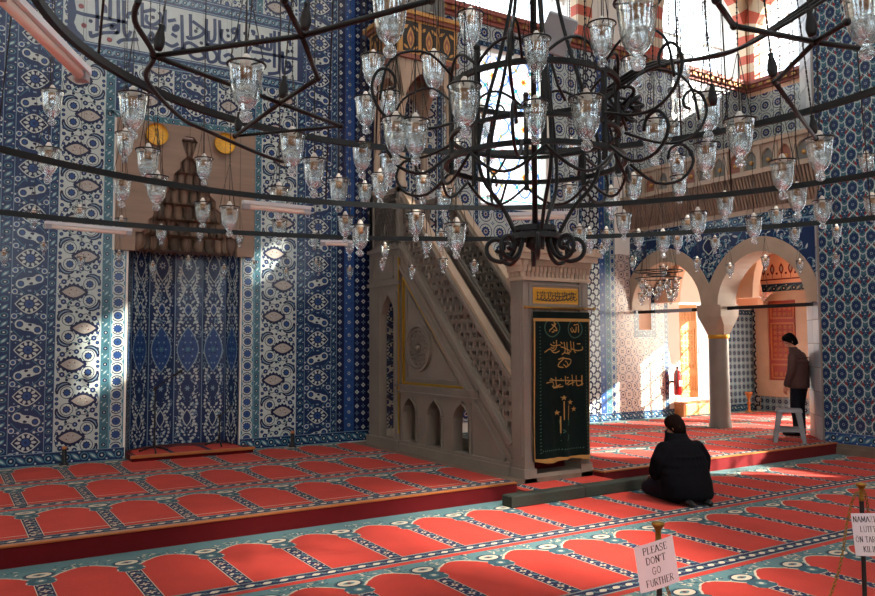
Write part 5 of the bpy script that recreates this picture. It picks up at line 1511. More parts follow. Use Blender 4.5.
# fluorescent battens slung under the rings
def batten(p0, p1, w, h, label):
    p0, p1 = Vector(p0), Vector(p1); c = (p0+p1)/2
    e = empty('hanging_tube_light', c, label, 'tube light', 'pinkish tube lights under the chandelier rings')
    a, b = p0-c, p1-c; d = (b-a).normalized()
    m = MB(); m.bar(a, b, w, h*.5); m.build('housing', [TUBEW], e)
    m = MB(); m.tube([a+d*.04-Vector((0, 0, h*.55)), b-d*.04-Vector((0, 0, h*.55))], h*.38, 10); m.build('tube', [WHITEP], e)
    for q in (a+d*.02, b-d*.02):
        m = MB(); m.bar(q-d*.02-Vector((0, 0, h*.5)), q+d*.02-Vector((0, 0, h*.5)), w*.8, h*.9); m.build('end_cap', [GREYP], e)
def on_ring(R, ang, z): return (CX+R*sin(ang), CY+R*cos(ang), z)
batten((.075, 2.10, 2.57), (.358, 2.67, 2.57), .05, .04, 'pinkish tube light under the inner ring at the upper left corner')
batten(on_ring(4.60, radians(-11.8), 2.60), on_ring(4.60, radians(-4), 2.60), .05, .045, 'pinkish tube light under the outermost ring before the left tiled wall')
batten(on_ring(2.35, radians(-4), 2.49), on_ring(2.35, radians(5.8), 2.49), .04, .04, 'pinkish tube light under the middle ring right of the niche hood')
batten(on_ring(4.60, radians(15.5), 2.60), on_ring(4.60, radians(19), 2.60), .05, .04, 'pinkish tube light under the outermost ring at the pulpit tower')
batten(on_ring(2.35, radians(35), 2.49), on_ring(2.35, radians(45), 2.49), .04, .04, 'pinkish tube light under the middle ring above the pulpit doorway')
fl = empty('hanging_floodlight', (CX+.10, CY+.0, 2.70), 'square grey flat floodlight tilted at the top right of the chandelier cage', 'floodlight')
m = MB(); m.box(-.05, .05, -.012, .012, -.062, .062, 0, .006); o = m.build('body', [GREYP], fl); o.rotation_euler = (.3, .45, -.75)
m = MB(); m.tube([(0, .012, -.03), (0, .03, -.08), (.02, .02, -.16), (.06, .03, -.2)], .005, 6); m.build('bracket', [BLACK], fl)

# small ring chandelier in the corner beyond the pulpit
sx, sy, sz = 8.35, 7.45, 2.68
sc_ = empty('small_ring_chandelier', (sx, sy, sz), 'small dark two ring chandelier hanging before the left arch beside the pulpit', 'chandelier')
for R, z in ((.33, 0), (.31, -.10), (.16, -.05)):
    m = band(R, z, .014, .012, 40); m.build('ring', [IRON], sc_)
for k in range(4):
    a = k*pi/2; m = MB(); m.tube([(.33*cos(a), .33*sin(a), 0), (0, 0, 1.2)], .0025, 5); m.bar((.33*cos(a), .33*sin(a), 0), (-.33*cos(a), -.33*sin(a), 0), .008, .01); m.build('spoke', [IRON], sc_)
m = MB(); m.tube([(0, 0, 1.2), (0, 0, 8.5)], .003, 5); m.build('wire', [WIRE], sc_)
for k in range(10):
    a = 2*pi*k/10+.2; drop = (-.12, -.24, -.18, -.3)[k % 4]
    new_lamp(sx+.235*cos(a), sy+.235*sin(a), sz+drop, .95, f'little glass lamp of the small corner chandelier, {ORD[k]} round its ring', 'glass lamps of the small chandelier')
bl = empty('hanging_bowl_lamp', (13.2, 9.2, 2.64), 'shallow clear glass bowl lamp hanging inside the right arch', 'lamp')
m = MB(); m.lathe([(.0, -.16), (.02, -.155), (.03, -.13), (.09, -.08), (.16, -.02), (.19, 0)], (0, 0, 0), 20); m.build('bowl', [GLASS], bl)
m = MB()
for q in range(3): m.tube([(.19*cos(q*2.1), .19*sin(q*2.1), 0), (0, 0, .6)], .003, 4)
m.tube([(0, 0, .6), (0, 0, 1.25)], .003, 4); m.build('wires', [WIRE], bl)
# ------------------------------------------------------------ people
def caps(m, pts, n=14):
    """chain of tapering limbs: pts = [(x, y, z, r), ...]"""
    for i, p in enumerate(pts): m.sphere(p[:3], p[3], n, 8)
    for a, b in zip(pts, pts[1:]):
        m.tube([a[:3], b[:3]], [a[3], b[3]], n)
def remesh(o, vox, it=4):
    r = o.modifiers.new('Remesh', 'REMESH'); r.mode = 'VOXEL'; r.voxel_size = vox; r.use_smooth_shade = True
    s_ = o.modifiers.new('Smooth', 'SMOOTH'); s_.factor = .5; s_.iterations = it
def rings(m, lst, n=24):
    """stacked ellipses: (x, y, z, rx, ry)"""
    m.grid([[(x+rx*cos(2*pi*j/n), y+ry*sin(2*pi*j/n), z) for j in range(n)] for x, y, z, rx, ry in lst], 0, True, True, True)
def head(m, c, tilt, turn, s=1.0):
    """head looking along +Y before turn/tilt; c = centre"""
    M = Matrix.Translation(c) @ Matrix.Rotation(turn, 4, 'Z') @ Matrix.Rotation(-tilt, 4, 'X') @ Matrix.Scale(s, 4)
    def sp(x, y, z, r, sc=(1, 1, 1)):
        b = len(m.v); m.sphere((x, y, z), r, 14, 10, 0, sc)
        m.v[b:] = [tuple(M @ Vector(v)) for v in m.v[b:]]
    sp(0, -.012, .025, .092, (.86, 1.05, 1.0)); sp(0, .02, -.045, .066, (.92, 1.0, 1.05)); sp(0, .052, -.088, .028, (1.1, .8, .8))
    sp(0, .092, -.02, .015, (.8, 1.1, 1.6)); sp(0, .100, -.034, .015); sp(0, .072, .02, .04, (1.5, .6, .4))
    for s2 in (-1, 1):
        sp(s2*.081, -.012, -.012, .024, (.35, .8, 1.3)); sp(s2*.04, .062, -.03, .03, (1, .7, .8))
    sp(0, .082, -.062, .018, (1.3, .5, .35)); sp(0, .080, -.073, .016, (1.1, .6, .35))
    return M
def hair(c, tilt, turn, s, parent, material, col_low=-.06):
    m = MB(); M = Matrix.Translation(c) @ Matrix.Rotation(turn, 4, 'Z') @ Matrix.Rotation(-tilt, 4, 'X') @ Matrix.Scale(s, 4)
    n = 28; rows = []
    for i in range(12):
        t = i/11
        row = []
        for j in range(n):
            a = 2*pi*j/n
            front = max(0, sin(a))          # +Y is the face
            zlow = -.09+.15*front**.8
            top = .125; ang = pi/2*(1-t)
            z = zlow+(top-zlow)*sin(ang) if t < 1 else zlow
            k = cos(ang)**.55
            bump = (1+.02*sin(a*9+i)+.015*sin(a*17+i*2.1))*(1-3.2*max(0, -.01-z))
            row.append(tuple(M @ Vector((.086*k*cos(a)*bump, (-.012+.104*k*sin(a)*bump), z+.003))))
        rows.append(row)
    m.grid(rows, 0, True, True)
    o = m.build('hair', [material], parent); so = o.modifiers.new('Solid', 'SOLIDIFY'); so.thickness = .012; so.offset = .3
    return o
def eyes(M, parent):
    m = MB()
    for s2 in (-1, 1):
        b = len(m.v); m.sphere((s2*.032, .077, .002), .010, 8, 6); m.v[b:] = [tuple(M @ Vector(v)) for v in m.v[b:]]
    m.build('eyes', [BLACK], parent)
def hand(m, w, fwd, up, s=1.0, curl=.4, side=1):
    """palm, four bent fingers and a side thumb from wrist w; fwd along the hand, up = back of the hand"""
    f = Vector(fwd).normalized(); u = Vector(up); u = (u-f*u.dot(f)).normalized(); r = f.cross(u)*side; w = Vector(w)
    for k, ln in enumerate((.070, .078, .073, .058)):
        base = w+f*.085*s+r*(-.028+.019*k)*s
        caps(m, [(*(w+f*.01+r*(-.02+.013*k)*s), .014*s), (*base, .0125*s)], 8)
        p = base; d = f.copy()
        for j in range(3):
            d = (d*cos(curl*.8)-u*sin(curl*.8)).normalized()
            q_ = p+d*ln*s*(.42, .32, .26)[j]
            caps(m, [(*p, .0095*s), (*q_, .0085*s)], 8); p = q_
    t0 = w+f*.02*s-r*.025*s; t1 = t0+(f*.6-r*.75-u*.2).normalized()*.045*s; t2 = t1+(f*.9-r*.3-u*.3).normalized()*.035*s
    caps(m, [(*t0, .014*s), (*t1, .011*s), (*t2, .009*s)], 8)

# kneeling man, seen from behind
kp = empty('person', (6.73, 5.72, 0.002), 'person kneeling on the red carpet, back turned, in a black jacket and dark trousers', 'person', None, radians(-16))
hc = Vector((0, .135, .80))
m = MB()
Mh = head(m, hc, .35, .55)
caps(m, [(0, .04, .60, .075), (0, .09, .70, .062), (0, .12, .78, .06)])
rings(m, [(0, -.06, .12, .17, .13), (0, -.04, .25, .16, .12), (0, .0, .42, .165, .11), (0, .03, .55, .18, .10), (0, .04, .61, .12, .08)])
for s2 in (-1, 1):
    caps(m, [(s2*.18, .03, .575, .06), (s2*.245, .05, .34, .045), (s2*.17, .28, .255, .035), (s2*.15, .33, .235, .03)])
    hand(m, (s2*.15, .335, .235), (-s2*.15, 1, -.22), (0, .2, 1), 1.0, .25, s2)
    caps(m, [(s2*.11, -.04, .17, .09), (s2*.17, .38, .10, .065), (s2*.15, .0, .055, .05), (s2*.11, -.22, .05, .04)])
o = m.build('body', [SKIN], kp); remesh(o, .009, 3)
m = MB()
rings(m, [(0, -.07, .045, .285, .22), (0, -.075, .09, .30, .235), (0, -.055, .22, .30, .225), (0, -.015, .36, .285, .20), (0, .02, .48, .285, .185), (0, .04, .57, .255, .16), (0, .05, .63, .19, .13), (0, .065, .68, .12, .10)])
for s2 in (-1, 1):
    caps(m, [(s2*.205, .04, .565, .095), (s2*.275, .03, .46, .092), (s2*.295, .06, .34, .084), (s2*.235, .17, .28, .066), (s2*.17, .29, .255, .05)])
for k in range(5):   # quilting folds of the padded back
    z = .16+.085*k
    for j in range(14):
        a = pi+pi*j/13; m.sphere((.285*cos(a)*(1-.13*(k > 3)), -.055+.035*k*.5+.212*sin(a)*(1-.035*k), z), .018, 6, 5)
o = m.build('jacket', [JACKET], kp); remesh(o, .014, 5)
m = MB()
for i, (z, r) in enumerate(((.64, .115), (.665, .108), (.69, .098), (.715, .094), (.728, .088))): pass
m.grid([[((r)*cos(2*pi*j/24), .075+(z-.64)*.5+r*.92*sin(2*pi*j/24), z+.015*sin(2*pi*j/24)) for j in range(24)] for z, r in ((.62, .155), (.655, .14), (.69, .122), (.725, .112), (.75, .108))], 0, True, True)
o = m.build('collar', [JACKET], kp); so = o.modifiers.new('Solid', 'SOLIDIFY'); so.thickness = .022; so.offset = 0
m = MB()
for s2 in (-1, 1):
    caps(m, [(s2*.12, -.05, .18, .12), (s2*.17, .2, .155, .11), (s2*.185, .40, .10, .088), (s2*.165, .2, .07, .068), (s2*.15, .0, .062, .06), (s2*.12, -.16, .055, .052)])
o = m.build('trousers', [TROUS], kp); remesh(o, .014, 4)
for s2 in (-1, 1):
    m = MB(); caps(m, [(s2*.12, -.17, .05, .045), (s2*.115, -.25, .047, .042), (s2*.11, -.33, .035, .032)]); o = m.build('sock', [BLACK], kp); remesh(o, .01, 3)
hair(hc, .35, .55, 1.05, kp, HAIRB); eyes(Mh, kp)

kp.scale = (.97, .97, .97)
# standing man under the right arch
sp_ = empty('person', (11.85, 7.68, U+.003), 'person standing by the pier, head bowed, in a dark brown quilted jacket and black trousers', 'person', None, radians(12))
hc = Vector((0, .10, 1.535)); m = MB()
Mh = head(m, hc, .5, .6, .98)
caps(m, [(0, .02, 1.33, .07), (0, .05, 1.42, .058), (0, .075, 1.49, .056)])
rings(m, [(0, -.02, .80, .15, .11), (0, -.02, .92, .155, .115), (0, -.02, 1.08, .15, .11), (0, -.01, 1.24, .175, .11), (0, .0, 1.33, .15, .09), (0, .01, 1.37, .08, .06)])
for s2 in (-1, 1):
    caps(m, [(s2*.17, .0, 1.30, .058), (s2*.235, .0, 1.04, .044), (s2*.22, .09, .83, .034)])
    hand(m, (s2*.22, .095, .81), (-s2*.05, .25, -1), (s2, .2, 0), .98, .5, -s2)
    caps(m, [(s2*.085, -.02, .84, .095), (s2*.09, .015, .47, .058), (s2*.09, -.01, .09, .042)]); caps(m, [(s2*.09, -.03, .045, .038), (s2*.10, .12, .035, .034), (s2*.10, .19, .028, .028)])
o = m.build('body', [SKIN], sp_); remesh(o, .009, 3)
m = MB()
rings(m, [(0, -.02, .77, .205, .155), (0, -.02, .82, .21, .16), (0, -.025, .96, .20, .155), (0, -.03, 1.1, .20, .15), (0, -.02, 1.22, .205, .14), (0, -.005, 1.31, .175, .115), (0, .01, 1.37, .11, .085), (0, .025, 1.41, .075, .07)])
for s2 in (-1, 1): caps(m, [(s2*.175, -.005, 1.29, .075), (s2*.225, -.01, 1.16, .072), (s2*.25, .0, 1.03, .065), (s2*.23, .085, .84, .05)])
for k in range(7):
    z = .82+.075*k
    for j in range(26):
        a = 2*pi*j/26; m.sphere((.196*cos(a), -.022+.148*sin(a), z), .015, 6, 5)
o = m.build('jacket', [BROWNJ], sp_); remesh(o, .012, 3)
m = MB()
m.grid([[(r*cos(2*pi*j/20), .03+(z-1.36)*.4+r*.9*sin(2*pi*j/20), z) for j in range(20)] for z, r in ((1.35, .10), (1.40, .082), (1.44, .078))], 0, True, True)
o = m.build('collar', [BROWNJ], sp_); so = o.modifiers.new('Solid', 'SOLIDIFY'); so.thickness = .018
m = MB(); rings(m, [(0, -.02, .72, .17, .125), (0, -.02, .86, .175, .13), (0, -.02, .93, .165, .125)])
for s2 in (-1, 1): caps(m, [(s2*.085, -.02, .80, .105), (s2*.092, .01, .47, .080), (s2*.09, -.01, .25, .068), (s2*.09, -.012, .075, .064)])
o = m.build('trousers', [TROUS], sp_); remesh(o, .013, 4)
for s2 in (-1, 1):
    m = MB(); caps(m, [(s2*.09, -.045, .04, .04), (s2*.095, .05, .04, .042), (s2*.10, .15, .034, .036), (s2*.10, .20, .03, .029)]); o = m.build('sock', [BLACK], sp_); remesh(o, .01, 3)
hair(hc, .5, .6, 1.03, sp_, HAIRK); eyes(Mh, sp_)

# ------------------------------------------------------------ stool
st = empty('plastic_stool', (11.02, 7.30, U+.002), 'grey plastic stool standing on the raised carpet before the tiled pier', 'stool', None, radians(35))
hgt = .505
m = MB()
def rr(h, r, z, n=6):
    P = []
    for cx_, cy_, a0 in ((h-r, h-r, 0), (-h+r, h-r, pi/2), (-h+r, -h+r, pi), (h-r, -h+r, 3*pi/2)):
        for q in range(n+1): a = a0+pi/2*q/n; P.append((cx_+r*cos(a), cy_+r*sin(a), z))
    return P
m.grid([rr(.19, .05, hgt-.05), rr(.185, .05, hgt-.02), rr(.17, .05, hgt-.003), rr(.14, .045, hgt), rr(.04, .03, hgt-.003), rr(.012, .01, hgt-.03)], 0, True, True)
m.build('seat', [GREYPL], st)
for sx_ in (-1, 1):
    for sy_ in (-1, 1):
        m = MB(); a = Vector((sx_*.17, sy_*.17, hgt-.04)); b = Vector((sx_*.235, sy_*.235, 0))
        for (dx, dy) in ((1, 0), (0, 1)):
            w = Vector((-sx_*dx*.068, -sy_*dy*.068, 0)); t = Vector((-sx_*dy*.012, -sy_*dx*.012, 0))
            P = [a, a+w*1.2, b+w*.85, b]; m.prism([tuple(p) for p in P], tuple(t), 0)
        m.build('leg', [GREYPL], st)
m = MB(); z = .19; k = .205
for a, b in (((-k, -k), (k, -k)), ((k, -k), (k, k)), ((k, k), (-k, k)), ((-k, k), (-k, -k))): m.bar((*a, z), (*b, z), .012, .05)
m.build('stretcher', [GREYPL], st)

# ------------------------------------------------------------ serif lettering
GL = {
 'P': [[(.12, 0), (.12, 1)], [(.12, 1), (.5, .97), (.6, .78), (.5, .55), (.12, .5)]], 'L': [[(.12, 0), (.12, 1)], [(.12, 0), (.55, 0), (.6, .22)]],
 'E': [[(.12, 0), (.12, 1)], [(.12, 1), (.56, 1), (.58, .82)], [(.12, .52), (.45, .52)], [(.12, 0), (.57, 0), (.62, .2)]], 'A': [[(.02, 0), (.34, 1)], [(.34, 1), (.68, 0)], [(.14, .35), (.56, .35)]],
 'S': [[(.55, .8), (.5, .97), (.25, 1), (.1, .8), (.2, .6), (.48, .42), (.56, .22), (.42, .02), (.18, .0), (.08, .2)]], 'D': [[(.12, 0), (.12, 1)], [(.12, 1), (.45, .97), (.66, .7), (.66, .3), (.45, .03), (.12, 0)]],
 'O': [[(.36, 1), (.12, .8), (.06, .5), (.12, .2), (.36, 0), (.6, .2), (.66, .5), (.6, .8), (.36, 1)]], 'N': [[(.1, 0), (.1, 1)], [(.1, 1), (.6, 0)], [(.6, 0), (.6, 1)]],
 "'": [[(.1, 1), (.07, .75)]], 'T': [[(.33, 0), (.33, 1)], [(.02, .8), (.04, 1), (.62, 1), (.64, .8)]], 'G': [[(.6, .8), (.5, .97), (.3, 1), (.1, .75), (.08, .35), (.2, .05), (.45, 0), (.6, .1), (.6, .42)], [(.42, .42), (.68, .42)]],
 'F': [[(.12, 0), (.12, 1)], [(.12, 1), (.58, 1), (.6, .8)], [(.12, .5), (.46, .5)]], 'U': [[(.1, 1), (.1, .3), (.2, .05), (.38, 0), (.55, .08), (.6, .3), (.6, 1)]], 'R': [[(.12, 0), (.12, 1)], [(.12, 1), (.48, .97), (.58, .77), (.46, .54), (.12, .5)], [(.34, .5), (.66, 0)]],
 'H': [[(.12, 0), (.12, 1)], [(.6, 0), (.6, 1)], [(.12, .52), (.6, .52)]], 'M': [[(.08, 0), (.1, 1)], [(.1, 1), (.4, .15)], [(.4, .15), (.7, 1)], [(.7, 1), (.74, 0)]], 'Z': [[(.08, .82), (.1, 1), (.56, 1), (.06, 0), (.58, 0), (.6, .2)]], 'I': [[(.15, 0), (.15, 1)]],
 'K': [[(.12, 0), (.12, 1)], [(.12, .45), (.56, 1)], [(.25, .6), (.64, 0)]]}
WD = {'I': .3, "'": .2, 'M': .84, 'A': .7, 'O': .74, 'D': .74, 'G': .76, 'N': .72, 'H': .74}
def letters(I, text, u0, v0, u1, h):
    base = {'Ü': 'U', 'Ö': 'O', 'İ': 'I'}
    tw = sum(WD.get(base.get(c, c), .66)+.1 for c in text if c != ' ')+.4*text.count(' ')-.1
    kx = (u1-u0)/tw; x = u0
    for c in text:
        if c == ' ': x += .4*kx; continue
        g = base.get(c, c)
        for st_ in GL[g]:
            pts = [(x+a*kx, v0+b*h) for a, b in (smooth_path(st_, 3) if len(st_) > 3 and g not in 'Z' else st_)]
            vert = len(st_) == 2 and abs(st_[0][0]-st_[1][0]) < .06
            thick = vert or (len(st_) == 2 and g in 'AMNRK' and st_[1][0] > st_[0][0] and abs(st_[0][1]-st_[1][1]) > .3)
            w = kx*(.16 if thick else .075)
            if g in 'OSCGDPU' and not vert: w = kx*.11
            I.line(pts, w, 1, 2)
            if vert and g not in "'":
                for b in (0, 1):
                    if g == 'N' and b == 0 and st_[0][0] > .5: continue
                    I.rect(x+(st_[0][0]-.13)*kx, x+(st_[0][0]+.13)*kx, v0+b*h-h*.025, v0+b*h+h*.025, 1, 2)
        if g == 'A':
            for a in (.02, .68): I.rect(x+(a-.12)*kx, x+(a+.12)*kx, v0-h*.025, v0+h*.025, 1, 2)
        if c in 'ÜÖ':
            for a in (.24, .48): I.disc(x+a*kx, v0+h*1.18, .06*kx, 1, 2, 6)
        if c == 'İ': I.disc(x+.15*kx, v0+h*1.16, .06*kx, 1, 2, 6)
        x += (WD.get(g, .66)+.1)*kx

def post(name, x, y, label):
    e = empty(name, (x, y, 0), label, 'post')
    m = MB(); m.lathe([(.0, 0), (.13, 0), (.135, .012), (.12, .03), (.05, .045), (.018, .06), (.0125, .08), (.0125, .80)], (0, 0, 0), 20); m.build('pole', [BLACK], e)
    m = MB(); m.lathe([(.0125, .80), (.0155, .80), (.016, .815), (.013, .822), (.013, .865), (.017, .872), (.026, .885), (.030, .892), (.026, .900), (.0, .904)], (0, 0, 0), 18); m.build('brass_finial', [BRASS], e)
    return e
p1 = post('barrier_post', 2.717, 2.454, 'black barrier post with brass top behind the white English paper sign')
p2 = post('barrier_post', 4.417, 2.492, 'black barrier post with brass top at the lower right edge')
def chain(pts, label):
    m = MB(); pp = smooth_path(pts, 14); L_ = 0; k = 0
    acc = 0; last = Vector(pp[0]); step = .021
    for p in pp[1:]:
        p = Vector(p); d = p-last; 
        while d.length > step:
            dn = d.normalized(); c = last+dn*step*.5
            up = Vector((0, 0, 1)) if abs(dn.z) < .9 else Vector((1, 0, 0)); a = dn.cross(up).normalized(); b = a.cross(dn)
            w = a if k % 2 else b
            m.tube([c+dn*.0145*cos(t)+w*.0075*sin(t) for t in [2*pi*q/10 for q in range(10)]], .0024, 5, closed=True)
            k += 1; last = last+dn*step; d = p-last
    o = m.build('barrier_chain', [BRASS]); tag(o, label, 'chain'); return o
chain([(4.41, 2.47, .86), (4.37, 2.50, .84), (4.32, 2.52, .70), (4.18, 2.50, .44), (3.9, 2.47, .22), (3.55, 2.46, .17), (3.1, 2.45, .24), (2.85, 2.45, .45), (2.735, 2.45, .68), (2.73, 2.45, .76)], 'brass link chain drooping between the two barrier posts')
chain([(4.44, 2.50, .86), (4.48, 2.50, .82), (4.55, 2.51, .62), (4.75, 2.52, .40), (5.2, 2.53, .3), (5.8, 2.55, .42)], 'brass link chain leaving the right barrier post toward the right')
def sign(name, o, u, v, w, h, lines, label, lh):
    """paper sheet: o = top left corner, u along the top, v down"""
    e = empty(name, o, label, 'sign')
    u, v = Vector(u).normalized(), Vector(v).normalized(); nn = u.cross(v)
    if nn.dot(Vector((-o[0], -o[1], 0))) < 0: nn = -nn
    def F(a, b, hh):
        s_ = .012*sin(a/w*pi)*(.4+.6*b/h)
        return tuple(u*a+v*b+nn*(s_+hh))
    m = MB(); m.grid([[F(w*i/10, h*j/10, 0) for i in range(11)] for j in range(11)], 0); m.grid([[F(w*i/10, h*j/10, -.001) for i in range(11)] for j in range(11)], 0)
    m.build('sheet', [PAPER], e)
    I = Inlay(lambda a, b, hh: F(a, h-b, .0004+hh), .0003); I.at(0, 0)
    for t, a, b, y in lines: letters(I, t, a*w, h*(1-y)-lh*.5, b*w, lh)
    I.mb.build('lettering', [PAPER, INK], e)
    return e
rt = Vector((.80, -.60, 0))
sign('paper_sign', (2.588, 2.478, .80), rt+Vector((0, 0, .34)), Vector((.13, -.06, -1)), .176, .20,
     [('PLEASE', .2, .82, .15), ("DON'T", .24, .74, .37), ('GO', .36, .58, .60), ('FURTHER', .17, .86, .84)], 'white paper sign reading PLEASE DON\'T GO FURTHER on the left barrier post', .029)
sign('paper_sign', (4.345, 2.515, .735), rt+Vector((0, 0, .03)), Vector((.07, -.05, -1)), .19, .235,
     [('NAMAZINIZI', .04, .98, .14), ('LÜTFEN', .20, .76, .37), ('ÖN TARAFTA', .05, .97, .61), ('KILINIZ', .22, .76, .84)], 'white paper sign in Turkish on the right barrier post, cut by the frame', .031)

# ------------------------------------------------------------ small things by the walls
def mic(x, y, z, h, label):
    e = empty('microphone_stand', (x, y, z), label, 'microphone stand')
    for q in range(3):
        m = MB(); a = q*2*pi/3+.4; m.tube([(0, 0, .08), (.2*cos(a), .2*sin(a), .012)], .010, 7); m.sphere((.2*cos(a), .2*sin(a), .014), .014, 8, 6); m.build('leg', [BLACK], e)
    m = MB(); m.tube([(0, 0, .06), (0, 0, h)], .012, 8); m.tube([(0, 0, .06), (0, 0, .16)], .02, 8); m.sphere((0, 0, h), .026, 8, 6); m.build('pole', [BLACK], e)
    m = MB(); m.tube([(-.04, -.02, h-.03), (.26, .1, h+.17)], .008, 7); m.build('boom', [BLACK], e)
    m = MB(); m.tube([(.24, .09, h+.155), (.36, .14, h+.21)], [.014, .018], 10); m.sphere((.37, .145, h+.215), .026, 10, 8); m.build('microphone', [BLACK], e)
mic(2.45, 10.98, U+.08, .85, 'black tripod microphone stand on the niche platform at left')
mic(3.38, 11.15, U+.08, .42, 'low black microphone stand in the right part of the niche')
def wallpost(x, label, red=False):
    e = empty('candle_stand', (x, 10.98, U+.002), label, 'candle stand')
    m = MB(); m.lathe([(.0, 0), (.06, 0), (.062, .015), (.03, .03), (.028, .20)], (0, 0, 0), 14); m.build('base', [BLACK], e)
    m = MB(); m.lathe([(.026, .20), (.03, .21), (.03, .23), (.0, .24)], (0, 0, 0), 12); m.build('cap', [WOOD], e)
wallpost(1.35, 'short dark stand on the carpet at the wall left of the niche'); wallpost(4.42, 'short dark stand on the carpet at the wall right of the niche')
m = MB(); m.lathe([(.0, 0), (.09, 0), (.09, .02), (.03, .04), (.025, .16), (.05, .2), (.02, .24), (.035, .32), (.075, .40), (.08, .44), (.0, .44)], (14.85, 10.78, U+.002), 14)
tag(m.build('wooden_stand', [WOOD]), 'small turned brown wooden stand by the blue tiles behind the column', 'stand')

# bright window niche in the aisle: open carved shutter, bench, extinguisher
sh = empty('window_shutter', (13.10, W+.10, .52), 'tall honey coloured carved wooden shutter standing in the bright niche behind the left arch', 'shutter')
m = MB(); m.box(0, .62, 0, .045, 0, 1.98, 0, .006); m.build('board', [WOODL], sh)
for z0, z1 in ((.12, .5), (.6, 1.5), (1.6, 1.88)):
    m = MB(); 
    for a, b, c, d in ((.06, .56, z0, z0+.03), (.06, .56, z1-.03, z1), (.06, .09, z0, z1), (.53, .56, z0, z1)): m.box(a, b, -.015, 0, c, d)
    n = int((z1-z0)/.12)
    for i in range(4):
        for k in range(n):
            for q in range(3): 
                a = q*pi/3; cx_, cz_ = .15+.105*i, z0+.08+k*(z1-z0-.1)/max(1, n-.3); m.bar((cx_-.045*cos(a), -.005, cz_-.045*sin(a)), (cx_+.045*cos(a), -.005, cz_+.045*sin(a)), .012, .014)
    m.build('carved_panel', [WOODL], sh)
m = MB(); m.tube([(.6, -.02, .95), (.6, -.05, .95), (.6, -.05, 1.05), (.6, -.02, 1.05)], .008, 6); m.build('handle', [BRASS], sh)
bn = empty('wooden_bench', (12.78, 10.78, U+.002), 'low varnished wooden bench in front of the bright shutter behind the column', 'bench')
m = MB(); m.box(0, 1.3, 0, .28, .26, .30, 0, .006); m.build('top', [WOOD], bn)
m = MB(); m.box(.03, 1.27, .01, .03, .04, .25); m.build('front_panel', [WOODL], bn)
for x in (.0, 1.24):
    m = MB(); m.box(x, x+.06, .02, .26, 0, .262, 0, .004); m.build('leg', [WOOD], bn)
fe = empty('fire_extinguisher', (12.76, 10.93, .62), 'red fire extinguisher fixed on the tiles beside the bright shutter', 'fire extinguisher')
m = MB(); m.lathe([(.0, 0), (.075, .0), (.08, .02), (.08, .42), (.06, .48), (.025, .51), (.022, .55)], (0, 0, 0), 18); m.build('cylinder', [EXTR], fe)
m = MB(); m.bar((-.02, 0, .56), (.09, -.02, .60), .02, .015); m.bar((-.02, 0, .56), (.09, -.02, .55), .02, .012); m.sphere((0, 0, .56), .026, 8, 6); m.build('valve', [BLACK], fe)
m = MB(); m.tube(smooth_path([(.0, -.02, .56), (-.08, -.05, .5), (-.10, -.05, .3), (-.09, -.04, .12)], 5), .012, 7); m.build('hose', [BLACK], fe)
m = MB(); m.box(-.05, .05, -.083, -.078, .18, .3); m.build('label_plate', [PAPER], fe)
m = MB(); m.box(-.03, .03, .07, .165, .25, .29); m.build('bracket', [BLACK], fe)
# carved red door panel on the outer wall, in a pale wooden frame
dr = empty('door_1', (15.45, 10.3, .5), None, None)
tag(dr, 'carved red wooden cupboard door in a pale frame on the far wall', None, None, 'structure')
m = MB()
for a, b, c, d in ((-.72, -.32, 0, 2.28), (.36, .66, 0, 2.28), (-.32, .36, 2.1, 2.28), (-.32, .36, 0, .34)): m.box(-.05, .05, a, b, c, d, 0, .008)
m.box(-.075, .0, -.74, .68, .30, .36, 0); m.box(-.075, .0, -.74, .68, 2.24, 2.30, 0)
m.build('frame', [STONE_W], dr)
m = MB(); m.box(.0, .05, -.32, .36, .34, 2.1); m.build('door_leaf', [WOODR], dr)
m = MB()
for z0, z1 in ((.40, .72), (.80, 1.62), (1.70, 2.04)):
    for a, b, c, d in ((-.27, .31, z0, z0+.035), (-.27, .31, z1-.035, z1), (-.27, -.235, z0, z1), (.275, .31, z0, z1)): m.box(-.02, 0, a, b, c, d)
    n = int((z1-z0-.1)/.12)
    for i in range(4):
        for k in range(n):
            for q in range(3):
                a = q*pi/3; cy_, cz_ = -.16+.12*i, z0+.1+k*.125; m.bar((-.005, cy_-.05*cos(a), cz_-.05*sin(a)), (-.005, cy_+.05*cos(a), cz_+.05*sin(a)), .014, .02)
m.build('carved_lattice', [WOOD], dr)

# ------------------------------------------------------------ light
w = bpy.data.worlds.new('World'); SC.world = w; w.use_nodes = True
nt = w.node_tree; bg = nt.nodes['Background']
bg.inputs[0].default_value = (.82, .91, 1.0, 1); bg.inputs[1].default_value = 4.5
def lamp(kind, name, loc, d, energy, col, **kw):
    l = bpy.data.lights.new(name, kind); l.energy = energy; l.color = col
    for k, v in kw.items(): setattr(l, k, v)
    o = bpy.data.objects.new(name, l); COL.objects.link(o); o.location = loc
    o.rotation_euler = Vector(d).to_track_quat('-Z', 'Y').to_euler(); return o
lamp('SUN', 'sun', (25, -20, 15), (-.65, .66, -.36), 34.0, (1, .90, .74), angle=radians(.6))
lamp('AREA', 'dome_daylight', (4.0, 1.6, 11.6), (0.03, .05, -1), 320, (.95, .97, 1), shape='DISK', size=5.0)
for x in (-4, 1, 6, 11): lamp('AREA', 'back_window_daylight', (x, -6.9, 4.5), (0, 1, -.12), 20, (.92, .96, 1), shape='RECTANGLE', size=2.0, size_y=3.0)
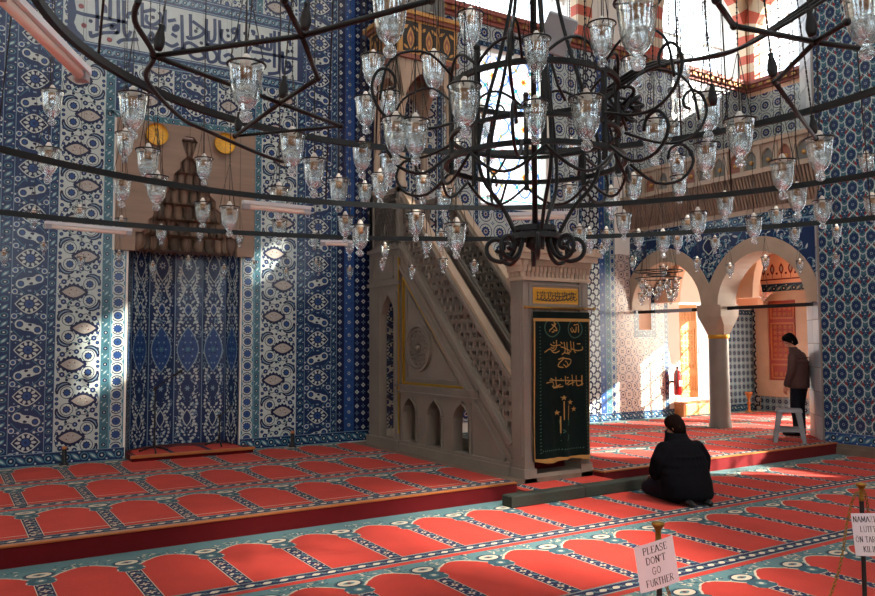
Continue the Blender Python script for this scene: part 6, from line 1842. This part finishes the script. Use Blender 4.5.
for y, e in ((8.3, 240), (5.9, 60)): lamp('AREA', 'aisle_fill', (15.4, y, 2.1), (-1, .1, -.45), e, (1, .84, .64), shape='RECTANGLE', size=1.7, size_y=2.4)  # warm fill added before the side windows to brighten the aisle
# added spotlights that lay bright patches on the carpets
for (px, py, pz), tgt, e, an in (((5.2, -2.6, 11.2), (4.5, 5.6, 0), 2600, 12), ((8.0, -1.6, 11.2), (6.4, 6.1, 0), 2200, 9), ((2.5, -3.2, 11.2), (2.6, 6.0, 0), 1300, 8), ((7.2, -2.2, 11.2), (9.3, 8.3, .2), 8500, 14), ((6.0, -2.6, 11.2), (4.6, 3.9, 0), 1300, 7)):
    d = Vector(tgt)-Vector((px, py, pz))
    lamp('SPOT', 'carpet_patch_spot', (px, py, pz), d, e*10, (1, .93, .82), spot_size=radians(an), spot_blend=.9, shadow_soft_size=.45)
# ------------------------------------------------------------ camera
cd = bpy.data.cameras.new('camera'); co = bpy.data.objects.new('camera', cd); COL.objects.link(co)
cd.sensor_width = 36; cd.lens = 780*36/875; cd.clip_start = .05; cd.clip_end = 200
co.location = (0, 0, 1.70)
yaw, pit, rol = radians(32.4), radians(3.3), radians(-.2)
fw = Vector((sin(yaw)*cos(pit), cos(yaw)*cos(pit), sin(pit))); rg = Vector((cos(yaw), -sin(yaw), 0)); up = rg.cross(fw)
r2 = rg*cos(rol)+up*sin(rol); u2 = up*cos(rol)-rg*sin(rol)
co.matrix_world = Matrix((( r2.x, u2.x, -fw.x, 0), (r2.y, u2.y, -fw.y, 0), (r2.z, u2.z, -fw.z, 1.70), (0, 0, 0, 1)))
SC.camera = co
vs = SC.view_settings; vs.view_transform = 'Standard'; vs.look = 'None'; vs.gamma = 1; vs.exposure = 0.0
cy = SC.cycles
cy.use_denoising = True; cy.max_bounces = 8; cy.diffuse_bounces = 4; cy.glossy_bounces = 3; cy.transparent_max_bounces = 24; cy.transmission_bounces = 4
cy.sample_clamp_indirect = 8.0; cy.caustics_reflective = False; cy.caustics_refractive = False
